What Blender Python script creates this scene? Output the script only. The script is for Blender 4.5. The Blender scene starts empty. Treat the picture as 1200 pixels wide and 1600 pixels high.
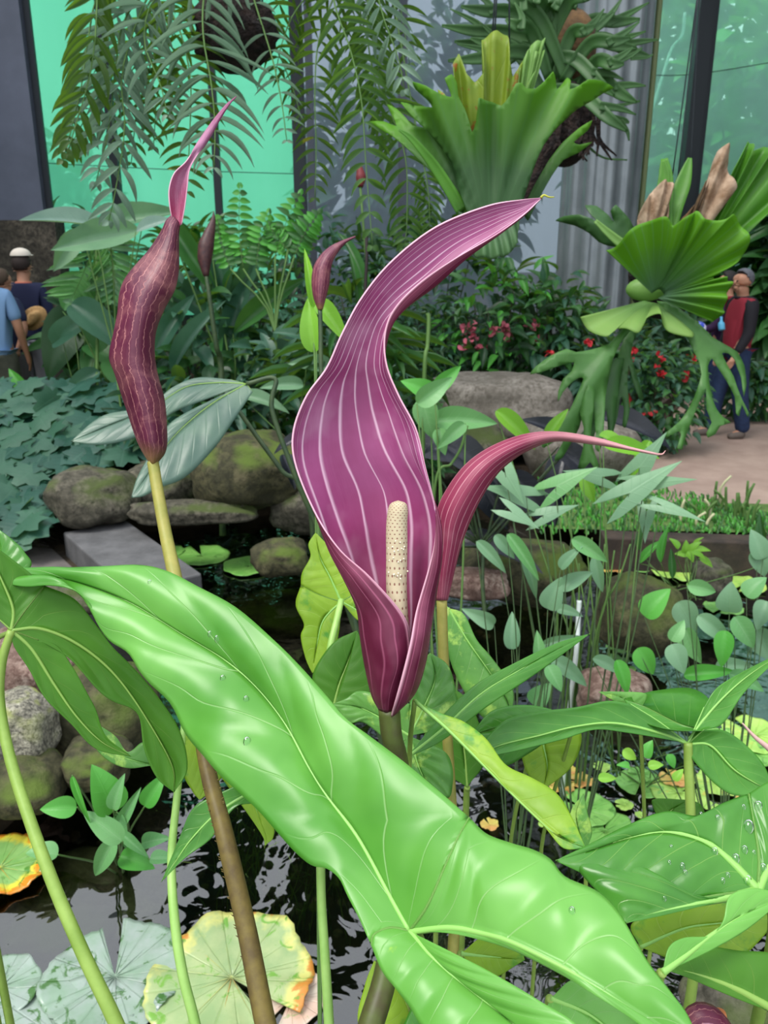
import bpy, bmesh, math, random
import numpy as np
from mathutils import Vector, noise as mnoise
random.seed(7); RNG = np.random.default_rng(7)
S = bpy.context.scene
COL = S.collection
# ---------------------------------------------------------------- camera
FPX = 1294.0; PITCH = math.radians(18.0); CH = 1.95
cd = bpy.data.cameras.new('camera'); cam = bpy.data.objects.new('camera', cd); COL.objects.link(cam)
cam.location = (0, 0, CH); cam.rotation_euler = (math.pi/2 - PITCH, 0, 0)
cd.sensor_fit = 'VERTICAL'; cd.sensor_height = 36; cd.lens = 36*FPX/1600; cd.clip_start = .02
cd.dof.use_dof = True; cd.dof.focus_distance = .80; cd.dof.aperture_fstop = cd.lens/1000/.0019
S.camera = cam
# ---------------------------------------------------------------- light
S.view_settings.view_transform = 'Standard'; S.view_settings.look = 'None'
S.view_settings.gamma = 1; S.view_settings.use_curve_mapping = False
S.view_settings.exposure = 0.12
S.cycles.max_bounces = 7; S.cycles.transparent_max_bounces = 16; S.cycles.transmission_bounces = 5
S.cycles.diffuse_bounces = 3; S.cycles.glossy_bounces = 3
S.cycles.caustics_reflective = False; S.cycles.caustics_refractive = False; S.cycles.sample_clamp_indirect = 4
W = bpy.data.worlds.new('sky'); S.world = W; W.use_nodes = True
nt = W.node_tree; nt.nodes.clear()
tc = nt.nodes.new('ShaderNodeTexCoord'); sx = nt.nodes.new('ShaderNodeSeparateXYZ')
rp = nt.nodes.new('ShaderNodeValToRGB'); bg = nt.nodes.new('ShaderNodeBackground'); ow = nt.nodes.new('ShaderNodeOutputWorld')
nt.links.new(tc.outputs['Generated'], sx.inputs[0]); nt.links.new(sx.outputs['Z'], rp.inputs[0])
rp.color_ramp.elements[0].position = 0; rp.color_ramp.elements[0].color = (1.0, 1.06, 1.08, 1)
rp.color_ramp.elements[1].position = .8; rp.color_ramp.elements[1].color = (1.75, 1.85, 2.0, 1)
nt.links.new(rp.outputs[0], bg.inputs[0]); bg.inputs[1].default_value = .95; nt.links.new(bg.outputs[0], ow.inputs[0])
sl = bpy.data.lights.new('sun', 'SUN'); sl.energy = 2.6; sl.angle = math.radians(22); sl.color = (1, .96, .88)
so = bpy.data.objects.new('sun', sl); COL.objects.link(so); so.rotation_euler = (math.radians(18), math.radians(-24), 0)

# ---------------------------------------------------------------- coordinates
FW = np.array([0, math.cos(PITCH), -math.sin(PITCH)]); UP = np.array([0, math.sin(PITCH), math.cos(PITCH)])
RT = np.array([1., 0, 0]); C0 = np.array([0, 0, CH])
def P(x, y, D): return C0 + D*(FW + (x-600)/FPX*RT + (800-y)/FPX*UP)
def V(dx, dy, dz, D): return D/FPX*(dx*RT - dy*UP) + dz*FW
def G(x, y, z=0.):
    d = FW + (x-600)/FPX*RT + (800-y)/FPX*UP
    return C0 + d*((z-CH)/d[2])
def GD(x, D, z=0.):                     # column x, depth D, on height z
    return np.array([(x-600)/FPX*D, (D-(CH-z)*math.sin(PITCH))/math.cos(PITCH), z])
def ZT(y, D): return CH + D*(-math.sin(PITCH) + (800-y)/FPX*math.cos(PITCH))
def proj(v):
    q = np.asarray(v)-C0; D = q@FW
    return 600+FPX*(q@RT)/D, 800-FPX*(q@UP)/D
def nrm(v): v = np.asarray(v, float); return v/(np.linalg.norm(v)+1e-12)

def cr(pts, n, lin=False):
    p = np.asarray(pts, float); k = len(p)
    if k == 1: return np.repeat(p, n, 0)
    t = np.linspace(0, k-1, n); i = np.minimum(t.astype(int), k-2); f = (t-i)[:, None]
    if lin or k == 2: return p[i]*(1-f)+p[i+1]*f
    q = np.vstack([2*p[0]-p[1], p, 2*p[-1]-p[-2]])
    a, b, c, d = q[i], q[i+1], q[i+2], q[i+3]
    return .5*(2*b+(c-a)*f+(2*a-5*b+4*c-d)*f**2+(3*b-a-3*c+d)*f**3)

# ---------------------------------------------------------------- mesh builder
class MB:
    def __init__(s): s.v = []; s.f = []; s.uv = []; s.m = []; s.n = 0
    def add(s, v, f, uv=None, m=0):
        v = np.asarray(v, float)
        s.v.append(v); s.uv.append(np.zeros((len(v), 2)) if uv is None else np.asarray(uv, float))
        n = s.n; s.f += [tuple(int(a)+n for a in q) for q in f]; s.m += [m]*len(f); s.n += len(v)
        return s
    def grid(s, g, m=0, uvg=None, closed=False):
        a, b = g.shape[:2]
        if uvg is None:
            uu, vv = np.meshgrid(np.linspace(0, 1, b), np.linspace(0, 1, a)); uvg = np.stack([uu, vv], -1)
        f = [(i*b+j, i*b+j+1, (i+1)*b+j+1, (i+1)*b+j) for i in range(a-1) for j in range(b-1)]
        if closed: f += [(i*b+b-1, i*b, (i+1)*b, (i+1)*b+b-1) for i in range(a-1)]
        return s.add(g.reshape(-1, 3), f, uvg.reshape(-1, 2), m)
    def tube(s, pts, r, seg=8, m=0, n=None, cap=True):
        p = cr(pts, n or max(2, len(pts)*3)); k = len(p)
        rr = np.interp(np.linspace(0, 1, k), np.linspace(0, 1, np.size(r)), np.ravel(r)) if np.size(r) > 1 else np.full(k, float(r))
        t = np.gradient(p, axis=0); t /= np.linalg.norm(t, axis=1)[:, None]+1e-12
        ref = np.array([0, 0, 1.]) if abs(t[0][2]) < .9 else np.array([0, 1., 0])
        x = nrm(np.cross(t[0], ref)); rows = []
        for i in range(k):
            x = nrm(x-t[i]*(x@t[i])); y = np.cross(t[i], x)
            a = np.linspace(0, 2*math.pi, seg, endpoint=False)
            rows.append(p[i]+rr[i]*(np.cos(a)[:, None]*x+np.sin(a)[:, None]*y))
        base = s.n; s.grid(np.array(rows), m, closed=True)
        if cap:
            s.f.append(tuple(base+j for j in range(seg))[::-1]); s.m.append(m)
            s.f.append(tuple(base+(k-1)*seg+j for j in range(seg))); s.m.append(m)
        return s
    def box(s, c, d, m=0, rot=0, taper=1.):
        x, y, z = np.array(d)/2.; v = []
        for zz in (-z, z):
            k = 1 if zz < 0 else taper
            for a, b in ((-x, -y), (x, -y), (x, y), (-x, y)): v.append((a*k, b*k, zz))
        v = np.array(v); ca, sa = math.cos(rot), math.sin(rot)
        v = np.stack([v[:, 0]*ca-v[:, 1]*sa, v[:, 0]*sa+v[:, 1]*ca, v[:, 2]], 1)+np.array(c)
        return s.add(v, [(0, 3, 2, 1), (4, 5, 6, 7), (0, 1, 5, 4), (1, 2, 6, 5), (2, 3, 7, 6), (3, 0, 4, 7)], None, m)
    def ball(s, c, r, m=0, nu=16, nv=10):
        r = np.ones(3)*r; th = np.linspace(0, math.pi, nv+1); ph = np.linspace(0, 2*math.pi, nu, endpoint=False)
        g = np.array([[[math.sin(a)*math.cos(b), math.sin(a)*math.sin(b), math.cos(a)] for b in ph] for a in th])*r+np.array(c)
        return s.grid(g, m, closed=True)
    def build(s, name, mats, parent=None, smooth=True, solid=0, merge=False, sub=0, **tags):
        v = np.vstack(s.v); loc = np.array(parent.matrix_basis.translation) if parent else None
        if parent is None:
            loc = np.array([v[:, 0].mean(), v[:, 1].mean(), v[:, 2].min()])
        else:
            q = parent
            loc = np.zeros(3)
            while q: loc = loc+np.array(q.location); q = q.parent
        me = bpy.data.meshes.new(name); me.from_pydata((v-loc).tolist(), [], s.f)
        if not isinstance(mats, (list, tuple)): mats = [mats]
        for m in mats: me.materials.append(m)
        me.polygons.foreach_set('material_index', s.m)
        uv = np.vstack(s.uv); li = np.zeros(len(me.loops), int); me.loops.foreach_get('vertex_index', li)
        me.uv_layers.new(name='UVMap').data.foreach_set('uv', uv[li].ravel())
        if smooth: me.polygons.foreach_set('use_smooth', [True]*len(me.polygons))
        if merge:
            b = bmesh.new(); b.from_mesh(me); bmesh.ops.remove_doubles(b, verts=b.verts, dist=1e-5)
            if merge == 'n': bmesh.ops.recalc_face_normals(b, faces=b.faces)
            b.to_mesh(me); b.free()
        me.validate(); me.update()
        o = bpy.data.objects.new(name, me); COL.objects.link(o)
        if parent: o.parent = parent
        else: o.location = loc
        if solid:
            md = o.modifiers.new('thick', 'SOLIDIFY'); md.thickness = solid; md.offset = 0
            if len(mats) > 1: md.material_offset = 1; md.use_rim = True; md.material_offset_rim = min(2, len(mats)-1)
        if sub: md = o.modifiers.new('sub', 'SUBSURF'); md.levels = sub; md.render_levels = sub
        for k, val in tags.items(): o[k] = val
        return o
def thing(name, loc, label, cat, group=None):
    o = bpy.data.objects.new(name, None); COL.objects.link(o); o.location = [float(a) for a in loc]
    o['label'] = label; o['category'] = cat
    if group: o['group'] = group
    return o
def one(mb, name, mats, label, cat, group=None, **k):
    o = mb.build(name, mats, **k); o['label'] = label; o['category'] = cat
    if group: o['group'] = group
    return o

# ---------------------------------------------------------------- materials
def srgb(c): return tuple(((a/255.)/12.92 if a/255. <= .04045 else ((a/255.+.055)/1.055)**2.4) for a in c)+(1.,)
class N:
    def __init__(s, name):
        s.mat = bpy.data.materials.new(name); s.mat.use_nodes = True; s.t = s.mat.node_tree; s.t.nodes.clear()
        s.out = s.t.nodes.new('ShaderNodeOutputMaterial')
    def n(s, typ, inp=None, **p):
        x = s.t.nodes.new('ShaderNode'+typ)
        for k, v in p.items(): setattr(x, k, v)
        for k, v in (inp or {}).items(): s.set(x.inputs[k], v)
        return x
    def set(s, sock, v):
        if isinstance(v, bpy.types.NodeSocket): s.t.links.new(v, sock)
        elif isinstance(v, bpy.types.Node): s.t.links.new(v.outputs[0], sock)
        else: sock.default_value = v
    def math(s, op, a, b=0., c=None):
        x = s.n('Math', operation=op); s.set(x.inputs[0], a); s.set(x.inputs[1], b)
        if c is not None: s.set(x.inputs[2], c)
        return x.outputs[0]
    def mix(s, f, a, b):
        x = s.n('MixRGB'); s.set(x.inputs[0], f); s.set(x.inputs[1], a); s.set(x.inputs[2], b); return x.outputs[0]
    def ramp(s, f, stops):
        x = s.n('ValToRGB'); s.set(x.inputs[0], f); e = x.color_ramp.elements
        while len(e) < len(stops): e.new(.5)
        for q, (p, c) in zip(e, stops): q.position = p; q.color = c if len(c) == 4 else tuple(c)+(1,)
        return x.outputs[0]
    def noise(s, scale, detail=3, rough=.5, vec=None, dist=0.):
        x = s.n('TexNoise', {'Scale': scale, 'Detail': detail, 'Roughness': rough, 'Distortion': dist})
        if vec is None: vec = s.n('TexCoord').outputs['Object']
        s.set(x.inputs['Vector'], vec); return x.outputs['Fac']
    def pr(s, col, rough=.5, spec=.5, bump=None, bs=.3, bd=.01, **k):
        x = s.n('BsdfPrincipled'); s.set(x.inputs['Base Color'], col); s.set(x.inputs['Roughness'], rough)
        s.set(x.inputs['Specular IOR Level'], spec)
        for a, v in k.items(): s.set(x.inputs[a.replace('_', ' ')], v)
        if bump is not None:
            b = s.n('Bump', {'Strength': bs, 'Distance': bd}); s.set(b.inputs['Height'], bump); s.set(x.inputs['Normal'], b.outputs[0]); s.bn = b.outputs[0]
        return x.outputs[0]
    def end(s, sh): s.t.links.new(sh, s.out.inputs[0]); return s.mat
BLK, WHT = (0, 0, 0, 1), (1, 1, 1, 1)

def leafmat(name, c1, c2=None, vein=None, tr=.35, rough=.38, nv=9, skew=3., vw=.05, vf=.6, sc=7., spot=None, spec=.45, bs=.35, tcol=None, rib=.03):
    """UV.x: 0 and 1 are the margins, .5 the midrib; UV.y runs base to tip"""
    q = N(name); c1 = srgb(c1); c2 = srgb(c2) if c2 else c1
    uv = q.n('SeparateXYZ', {0: q.n('TexCoord').outputs['UV']})
    a = q.math('ABSOLUTE', q.math('SUBTRACT', uv.outputs[0], .5))          # 0 rib, .5 edge
    ph = q.math('SUBTRACT', q.math('MULTIPLY', uv.outputs[1], nv), q.math('MULTIPLY', a, skew))
    fr = q.math('ABSOLUTE', q.math('SUBTRACT', q.math('FRACT', ph), .5))    # 0 on the vein
    vm = q.math('SMOOTHSTEP' if False else 'LESS_THAN', fr, vw)
    sm = q.n('MapRange', {'Value': fr, 'From Min': 0., 'From Max': vw*1.6, 'To Min': 1., 'To Max': 0.}, interpolation_type='SMOOTHSTEP').outputs[0]
    ri = q.n('MapRange', {'Value': a, 'From Min': rib*.4, 'From Max': rib, 'To Min': 1., 'To Max': 0.}, interpolation_type='SMOOTHSTEP').outputs[0]
    fade = q.n('MapRange', {'Value': a, 'From Min': .2, 'From Max': .47, 'To Min': 1., 'To Max': .0}).outputs[0]
    mask = q.math('MAXIMUM', q.math('MULTIPLY', sm, fade), ri)
    nz = q.noise(sc, 4, .6)
    col = q.mix(q.n('MapRange', {'Value': nz, 'From Min': .35, 'From Max': .65}).outputs[0], c1, c2)
    if spot:
        n2 = q.noise(spot[1], 4, .65)
        col = q.mix(q.n('MapRange', {'Value': n2, 'From Min': spot[2], 'From Max': spot[2]+spot[3]}).outputs[0], col, srgb(spot[0]))
    v = srgb(vein) if vein else c1
    col = q.mix(q.math('MULTIPLY', mask, vf), col, v)
    h = q.math('ADD', q.math('MULTIPLY', mask, -.6), q.math('MULTIPLY', q.noise(sc*4, 2), .5))
    p = q.pr(col, rough, spec, h, bs, .004)
    if tr > 0:
        tcx = q.mix(.35, col, srgb(tcol) if tcol else (.45, .85, .05, 1))
        t = q.n('BsdfTranslucent', {'Color': tcx}); p = q.n('MixShader', {0: tr, 1: p, 2: t.outputs[0]}).outputs[0]
    return q.end(p)

def plain(name, c, rough=.6, c2=None, sc=8, bump=0., bsc=40, spec=.4, metal=0., det=4, lo=.35, hi=.65, bd=.01):
    q = N(name); col = srgb(c)
    if c2: col = q.mix(q.n('MapRange', {'Value': q.noise(sc, det, .6), 'From Min': lo, 'From Max': hi}).outputs[0], col, srgb(c2))
    return q.end(q.pr(col, rough, spec, q.noise(bsc, 4) if bump else None, bump, bd, Metallic=metal))

def spathemat(name, base, base2, vein, n=14, vf=.8, tr=.2, edge=(225, 170, 190), wob=.5, w=.09, blot=0., low=None, tip=None, rimw=.032):
    q = N(name); uvn = q.n('TexCoord').outputs['UV']; uv = q.n('SeparateXYZ', {0: uvn})
    mp = q.n('Mapping', {'Vector': uvn, 'Scale': (3., 1.6 if blot < .1 else 14., 1)})
    nz = q.noise(2.2, 3, .6, mp.outputs[0])
    ph = q.math('ADD', q.math('MULTIPLY', uv.outputs[0], n), q.math('MULTIPLY', nz, wob))
    fr = q.math('ABSOLUTE', q.math('SUBTRACT', q.math('FRACT', ph), .5))
    mp2 = q.n('Mapping', {'Vector': uvn, 'Scale': (n*.7, 3., 1)})
    st = q.noise(1.1, 2, .5, mp2.outputs[0])
    wid = q.math('MULTIPLY', q.n('MapRange', {'Value': st, 'From Min': .3, 'From Max': .7}).outputs[0], w*2)
    m = q.n('MapRange', {'Value': fr, 'From Min': 0.}, interpolation_type='SMOOTHSTEP'); m.inputs['To Min'].default_value = 1; m.inputs['To Max'].default_value = 0
    q.set(m.inputs['From Max'], q.math('ADD', wid, .03))
    obn = q.noise(9, 4, .6)
    col = q.mix(q.n('MapRange', {'Value': obn, 'From Min': .35, 'From Max': .65}).outputs[0], srgb(base), srgb(base2))
    # fine grain along the blade
    if blot > .1: col = q.mix(q.n('MapRange', {'Value': q.noise(26, 5, .7, None, .8), 'From Min': .5, 'From Max': .72, 'To Max': .55}).outputs[0], col, srgb(vein))
    gr = q.noise(1., 3, .6, q.n('Mapping', {'Vector': uvn, 'Scale': (90, 14, 1)}).outputs[0])
    col = q.mix(q.math('MULTIPLY', gr, .35), col, srgb(base2))
    cl = q.noise(13, 3, .6)
    col = q.mix(q.n('MapRange', {'Value': cl, 'From Min': .5, 'From Max': .75, 'To Max': .35}).outputs[0], col, srgb(vein))
    if tip: col = q.mix(q.n('MapRange', {'Value': uv.outputs[1], 'From Min': tip[1], 'From Max': tip[2]}).outputs[0], col, srgb(tip[0]))
    if low: col = q.mix(q.n('MapRange', {'Value': uv.outputs[1], 'From Min': low[1], 'From Max': low[2], 'To Min': 1., 'To Max': 0.}).outputs[0], col, srgb(low[0]))
    col = q.mix(q.math('MULTIPLY', m.outputs[0], vf), col, srgb(vein))
    ed = q.math('MINIMUM', uv.outputs[0], q.math('SUBTRACT', 1., uv.outputs[0]))
    col = q.mix(q.n('MapRange', {'Value': ed, 'From Min': .0, 'From Max': rimw, 'To Min': 1., 'To Max': 0.}, interpolation_type='SMOOTHSTEP').outputs[0], col, srgb(edge))
    p = q.pr(col, .36, .4, q.math('ADD', q.math('MULTIPLY', m.outputs[0], .6), q.math('MULTIPLY', gr, .3)), .3, .003)
    t = q.n('BsdfTranslucent', {'Color': q.mix(.5, col, (.75, .1, .25, 1))})
    return q.end(q.n('MixShader', {0: tr, 1: p, 2: t.outputs[0]}).outputs[0])

# ---------------------------------------------------------------- leaf shapes
def plane(x0, y0, D0, a, b):
    def f(p):
        p = list(p); D = D0+a*(y0-p[1])+b*(x0-p[0])+(p[2] if len(p) > 2 else 0)
        return P(p[0], p[1], D)
    return f
def path(segs, n, f, lin=False):
    """segs: one list of points or several joined end to end; n samples in all"""
    if not isinstance(segs[0], list): segs = [segs]
    L = [sum(math.dist(a[:2], b[:2]) for a, b in zip(s, s[1:])) for s in segs]; T = sum(L)
    ns = [max(2, round((n-1)*l/T)) for l in L]; ns[-1] = n-1-sum(ns[:-1]); out = []
    for s, k in zip(segs, ns):
        c = cr([f(p) for p in s], k+1, lin); out += list(c[:-1] if s is not segs[-1] else c)
    return np.array(out)
def patch(mb, A, B, side, m=8, bulge=0., q=0., nq=7, mat=0, toward=True, edge=0., sk=0.):
    """surface between rib A and margin B; side -1/+1 picks the UV half"""
    n = len(A); u = np.linspace(0, 1, m)[None, :, None]
    g = A[:, None]*(1-u)+B[:, None]*u
    t = np.gradient(A, axis=0); c = B-A
    nn = np.cross(t, c); l = np.linalg.norm(nn, axis=1)[:, None]; nn = nn/(l+1e-12)
    k = n//2; ref = C0-g[k, m//2]
    if (nn*ref).sum() < 0: nn = -nn
    if not toward: nn = -nn
    U = u[0, :, 0]; w = np.linalg.norm(c, axis=1)[:, None]; vv = np.linspace(0, 1, n)[:, None]
    st = np.clip(vv/.3, .12, 1)
    off = bulge*np.sin(math.pi*U)[None]*w*st+q*w*st*np.sin(math.pi*U)[None]**.8*np.abs(np.sin(math.pi*(vv*nq-U[None]*sk)))
    off = off+edge*w*(U[None]**3)*np.sin(vv*math.pi*nq*1.3)
    g = g+nn[:, None]*off[..., None]
    uvg = np.stack([np.broadcast_to(.5+side*.5*U[None], (n, m)), np.broadcast_to(vv, (n, m))], -1)
    mb.grid(g, mat, uvg); return g
def bigleaf(name, label, f, lobes, mats, petiole=None, pr=.005, pmat=None, n=44, m=9, bulge=.04, q=.03, nq=7, solid=.0009, cat='leaf', group=None, toward=True, rib=.0022, ribmat=None, edge=0., ground=True):
    """lobes: (rib, margin1, margin2); petiole: pixel points with depth from the junction down"""
    J = f(lobes[0][0][0]); t = thing(name, J if petiole is None else np.array([P(*petiole[0])[0], P(*petiole[0])[1], -.3]), label, cat, group)
    mb = MB(); rb = MB(); allv = []
    for (r, e1, e2) in lobes:
        A = path(r, n, f); 
        for e, s in ((e1, -1), (e2, 1)):
            if e and rib and isinstance(e[0], list): rb.tube([f(p) for p in e[0]], [rib*.5, rib*.25], 5, n=24)
            if e: allv.append(patch(mb, A, path(e, n, f), s, m, bulge, q, nq, toward=toward, edge=edge, sk=1.4))
        if rib:
            k = np.linspace(1, .15, n)
            rb.tube(A+nrm(C0-A[n//2])*(-.3 if toward else .3)*rib, rib*k, 6, n=n)
    mb.build('leaf_blade', mats, t, solid=solid, merge=True)
    if rib: rb.build('midrib', ribmat or RIBM(mats), t)
    if petiole:
        pts = [P(*p) for p in petiole if p[1] < 2000]
        if petiole[-1][1] >= 2000:
            e = pts[-1]; tgt = np.array([e[0]*1.02, e[1]+.03, -.3])
            if len(pts) == 1: pts = [e+[0, 0, 0], e+[0, .004, -.02]]
            pts = pts+[e+(tgt-e)*k+[0, 0, -.02] for k in (.08, .2, .4, .65, 1.)]
        mb = MB(); mb.tube(pts, pr if np.size(pr) > 1 else [pr*.8, pr, pr*1.1], 10, n=len(pts)*6)
        mb.build('petiole', pmat or mats, t)
    t['_g'] = 0; GR[name+label] = np.concatenate([g.reshape(-1, 3) for g in allv]); del t['_g']
    return t
GR = {}
def RIBM(mats):
    m = mats[0] if isinstance(mats, (list, tuple)) else mats
    dk = m.name in ('arum_leaf_underside', 'dull_grey_green_leaf')
    k = 'rib_dark' if dk else 'rib_pale'
    if k not in M: M[k] = plain(k, (120,156,70) if dk else (134,186,92), .45, spec=.4)
    return M[k]
M = {}
def hang_down(pts, dx=.02, dy=.03):
    e = pts[-1]; k = nrm(pts[-1]-pts[-2]); f = e+k*.12; tg = np.array([f[0]+dx*k[0], f[1]+dy, -.3])
    return list(pts)+[f]+[f+(tg-f)*q for q in (.12, .3, .6, 1.)]

# templates for smaller leaves: x 0..1 along, y -.5.. .5 across, z lift
def tmpl(kind, n=7, m=4, droop=.25, fold=.12):
    t = np.linspace(0, 1, n) if n < 10 else .5-.5*np.cos(np.linspace(0, 1, n)*math.pi)
    w = {'lance': np.sin(math.pi*t**.8)**.9, 'ovate': np.sin(math.pi*t**.62)**.8, 'oval': np.sin(math.pi*np.clip(t, .0, 1)**.9)**.6,
         'heart': np.sin(math.pi*t**.45)**.75, 'strap': np.clip(np.minimum(t*8, (1-t)*3), 0, 1)**.6}[kind]
    w[0] = max(w[0], .03); w[-1] = .01
    u = np.linspace(-1, 1, m+1); g = np.zeros((n, m+1, 3))
    a = t*droop*2.2; 
    dx = np.cos(a); dz = -np.sin(a); dt = np.diff(t); X = np.concatenate([[0], np.cumsum((dx[1:]+dx[:-1])/2*dt)]); Z = np.concatenate([[0], np.cumsum((dz[1:]+dz[:-1])/2*dt)])
    g[..., 0] = X[:, None]; g[..., 1] = w[:, None]*u[None]*.5; g[..., 2] = Z[:, None]+np.abs(u)[None]*w[:, None]*fold
    if kind == 'heart': g[..., 0] -= (np.abs(u)[None]**1.5)*.28*np.exp(-t*5)[:, None]
    uu = np.broadcast_to(.5+.5*u[None], (n, m+1)); vv = np.broadcast_to(t[:, None], (n, m+1))
    f = [(i*(m+1)+j, i*(m+1)+j+1, (i+1)*(m+1)+j+1, (i+1)*(m+1)+j) for i in range(n-1) for j in range(m)]
    return g.reshape(-1, 3), f, np.stack([uu, vv], -1).reshape(-1, 2)
def radial(kind, n=24):
    """leaves drawn round their petiole: arrow, lobed (oak-like), star (palmate), pad"""
    th = np.linspace(-math.pi, math.pi, n)
    if kind == 'arrow':
        pts = np.array([(0, 0), (-.32, .12), (-.62, .30), (-.35, .36), (-.08, .33), (.2, .28), (.6, .13), (1, 0)])
        o = np.vstack([pts, (pts*[1, -1])[::-1][1:]]) 
    elif kind == 'lobed':
        r = .5+.13*np.cos(7*th)+.14*np.cos(th); o = np.stack([r*np.cos(th)+.1, r*np.sin(th)], 1)
    elif kind == 'star':
        r = .25+.45*np.abs(np.cos(2.5*th))**1.5*(1+.5*np.cos(th)); o = np.stack([r*np.cos(th), r*np.sin(th)], 1)
    elif kind == 'round':
        r = np.full(n, .5); o = np.stack([r*np.cos(th), r*np.sin(th)], 1)
    k = len(o); rings = [0, .4, .75, 1.]
    g = np.zeros((k, 4, 3)); 
    for j, s in enumerate(rings): g[:, j, :2] = o*s; g[:, j, 2] = -.16*(np.linalg.norm(o, axis=1)*s)**2-.03*np.sin(th[:1])
    uv = np.zeros((k, 4, 2)); uv[..., 0] = .5+g[..., 1]*.9; uv[..., 1] = np.clip(.3+g[..., 0]*.7, 0, 1)
    f = [(i*4+j, i*4+j+1, (i+1)*4+j+1, (i+1)*4+j) for i in range(k-1) for j in range(3)]
    return g.reshape(-1, 3), f, uv.reshape(-1, 2)
TM = {}
def T(kind, droop=.25):
    key = (kind, round(droop, 2))
    if key not in TM: TM[key] = radial(kind) if kind in ('arrow', 'lobed', 'star', 'round') else (tmpl(kind[:-2], 15, 6, droop, .14) if kind.endswith('_f') else tmpl(kind, 8, droop=droop))
    return TM[key]
def leaf(mb, base, d, up, L, Wd, kind='ovate', droop=.25, m=0):
    v, f, uv = T(kind, droop); d = nrm(d); y = nrm(np.cross(up, d)); z = np.cross(d, y)
    mb.add(np.asarray(base)+v[:, :1]*L*d+v[:, 1:2]*Wd*y+v[:, 2:]*L*z, f, uv, m)
def rv(s=1.): return RNG.normal(0, s, 3)
# ---------------------------------------------------------------- shared materials
M['arum'] = leafmat('arum_leaf_green', (76, 146, 46), (116, 182, 80), (176, 216, 146), tr=.27, rough=.34, nv=7, skew=4, vw=.018, vf=.5, sc=5, spec=.5, spot=((170, 205, 60), 22, .70, .05), rib=.012)
M['arum_under'] = leafmat('arum_leaf_underside', (76, 134, 38), (92, 152, 46), (150, 184, 90), tr=.5, rough=.5, nv=7, skew=4, vw=.018, vf=.5, sc=9, rib=.02)
M['arum_dark'] = leafmat('arum_leaf_deep_green', (60, 124, 40), (82, 148, 52), (150, 195, 100), tr=.28, rough=.25, nv=7, skew=4, vw=.02, vf=.6, sc=12, rib=.02)
M['arum_lime'] = leafmat('arum_leaf_lime', (138, 180, 44), (166, 202, 64), (200, 225, 120), tr=.4, rough=.4, nv=8, skew=3, vw=.02, vf=.5, sc=14, spot=((90, 165, 60), 26, .55, .1), rib=.02)
M['arum_varieg'] = leafmat('arum_leaf_mottled', (84, 142, 62), (108, 168, 76), (150, 190, 116), tr=.3, rough=.35, nv=8, skew=3, vw=.02, vf=.5, sc=18, spot=((165, 205, 95), 34, .56, .1), rib=.02)
M['bluegreen'] = leafmat('blue_green_leaf', (70, 118, 92), (92, 140, 110), (130, 170, 140), tr=.18, rough=.4, nv=10, skew=3, vw=.03, vf=.35, rib=.03)
M['dull'] = leafmat('dull_grey_green_leaf', (70, 98, 86), (92, 120, 100), (126, 150, 126), tr=.15, rough=.35, nv=12, skew=3, vw=.05, vf=.3, rib=.02)
M['petiole'] = plain('petiole_green', (120, 150, 62), .45, (140, 168, 80), 30)
M['petiole_pale'] = plain('petiole_pale_green', (140, 185, 92), .4, (158, 198, 108), 30)
M['petiole_brown'] = plain('petiole_olive_brown', (112, 98, 50), .5, (88, 74, 44), 60, spec=.3)
M['petiole_olive'] = plain('stalk_olive', (138, 140, 64), .5, (160, 152, 78), 50)
M['petiole_dark'] = plain('stalk_dark_green', (44, 66, 44), .5, (66, 84, 50), 30)
M['sp_in'] = spathemat('spathe_inside_purple', (172, 90, 142), (148, 62, 112), (240, 200, 224), 12, .85, .22, low=((154, 32, 80), .06, .40))
M['sp_out'] = spathemat('spathe_outside_maroon', (112, 34, 66), (92, 26, 54), (178, 96, 128), 15, .55, .15)
M['sp_back'] = spathemat('spathe_outside_worn', (112, 48, 74), (88, 34, 56), (196, 132, 130), 11, .8, .12, wob=1.1, w=.05, blot=1, low=((150, 120, 70), .0, .1))
M['sp_red'] = spathemat('spathe_red_purple', (164, 64, 96), (140, 48, 80), (224, 156, 172), 11, .85, .25, w=.07, tip=((226,176,176), .62, .95), rimw=.05)
M['rim'] = plain('spathe_rim_pink', (222, 170, 190), .45)
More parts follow.
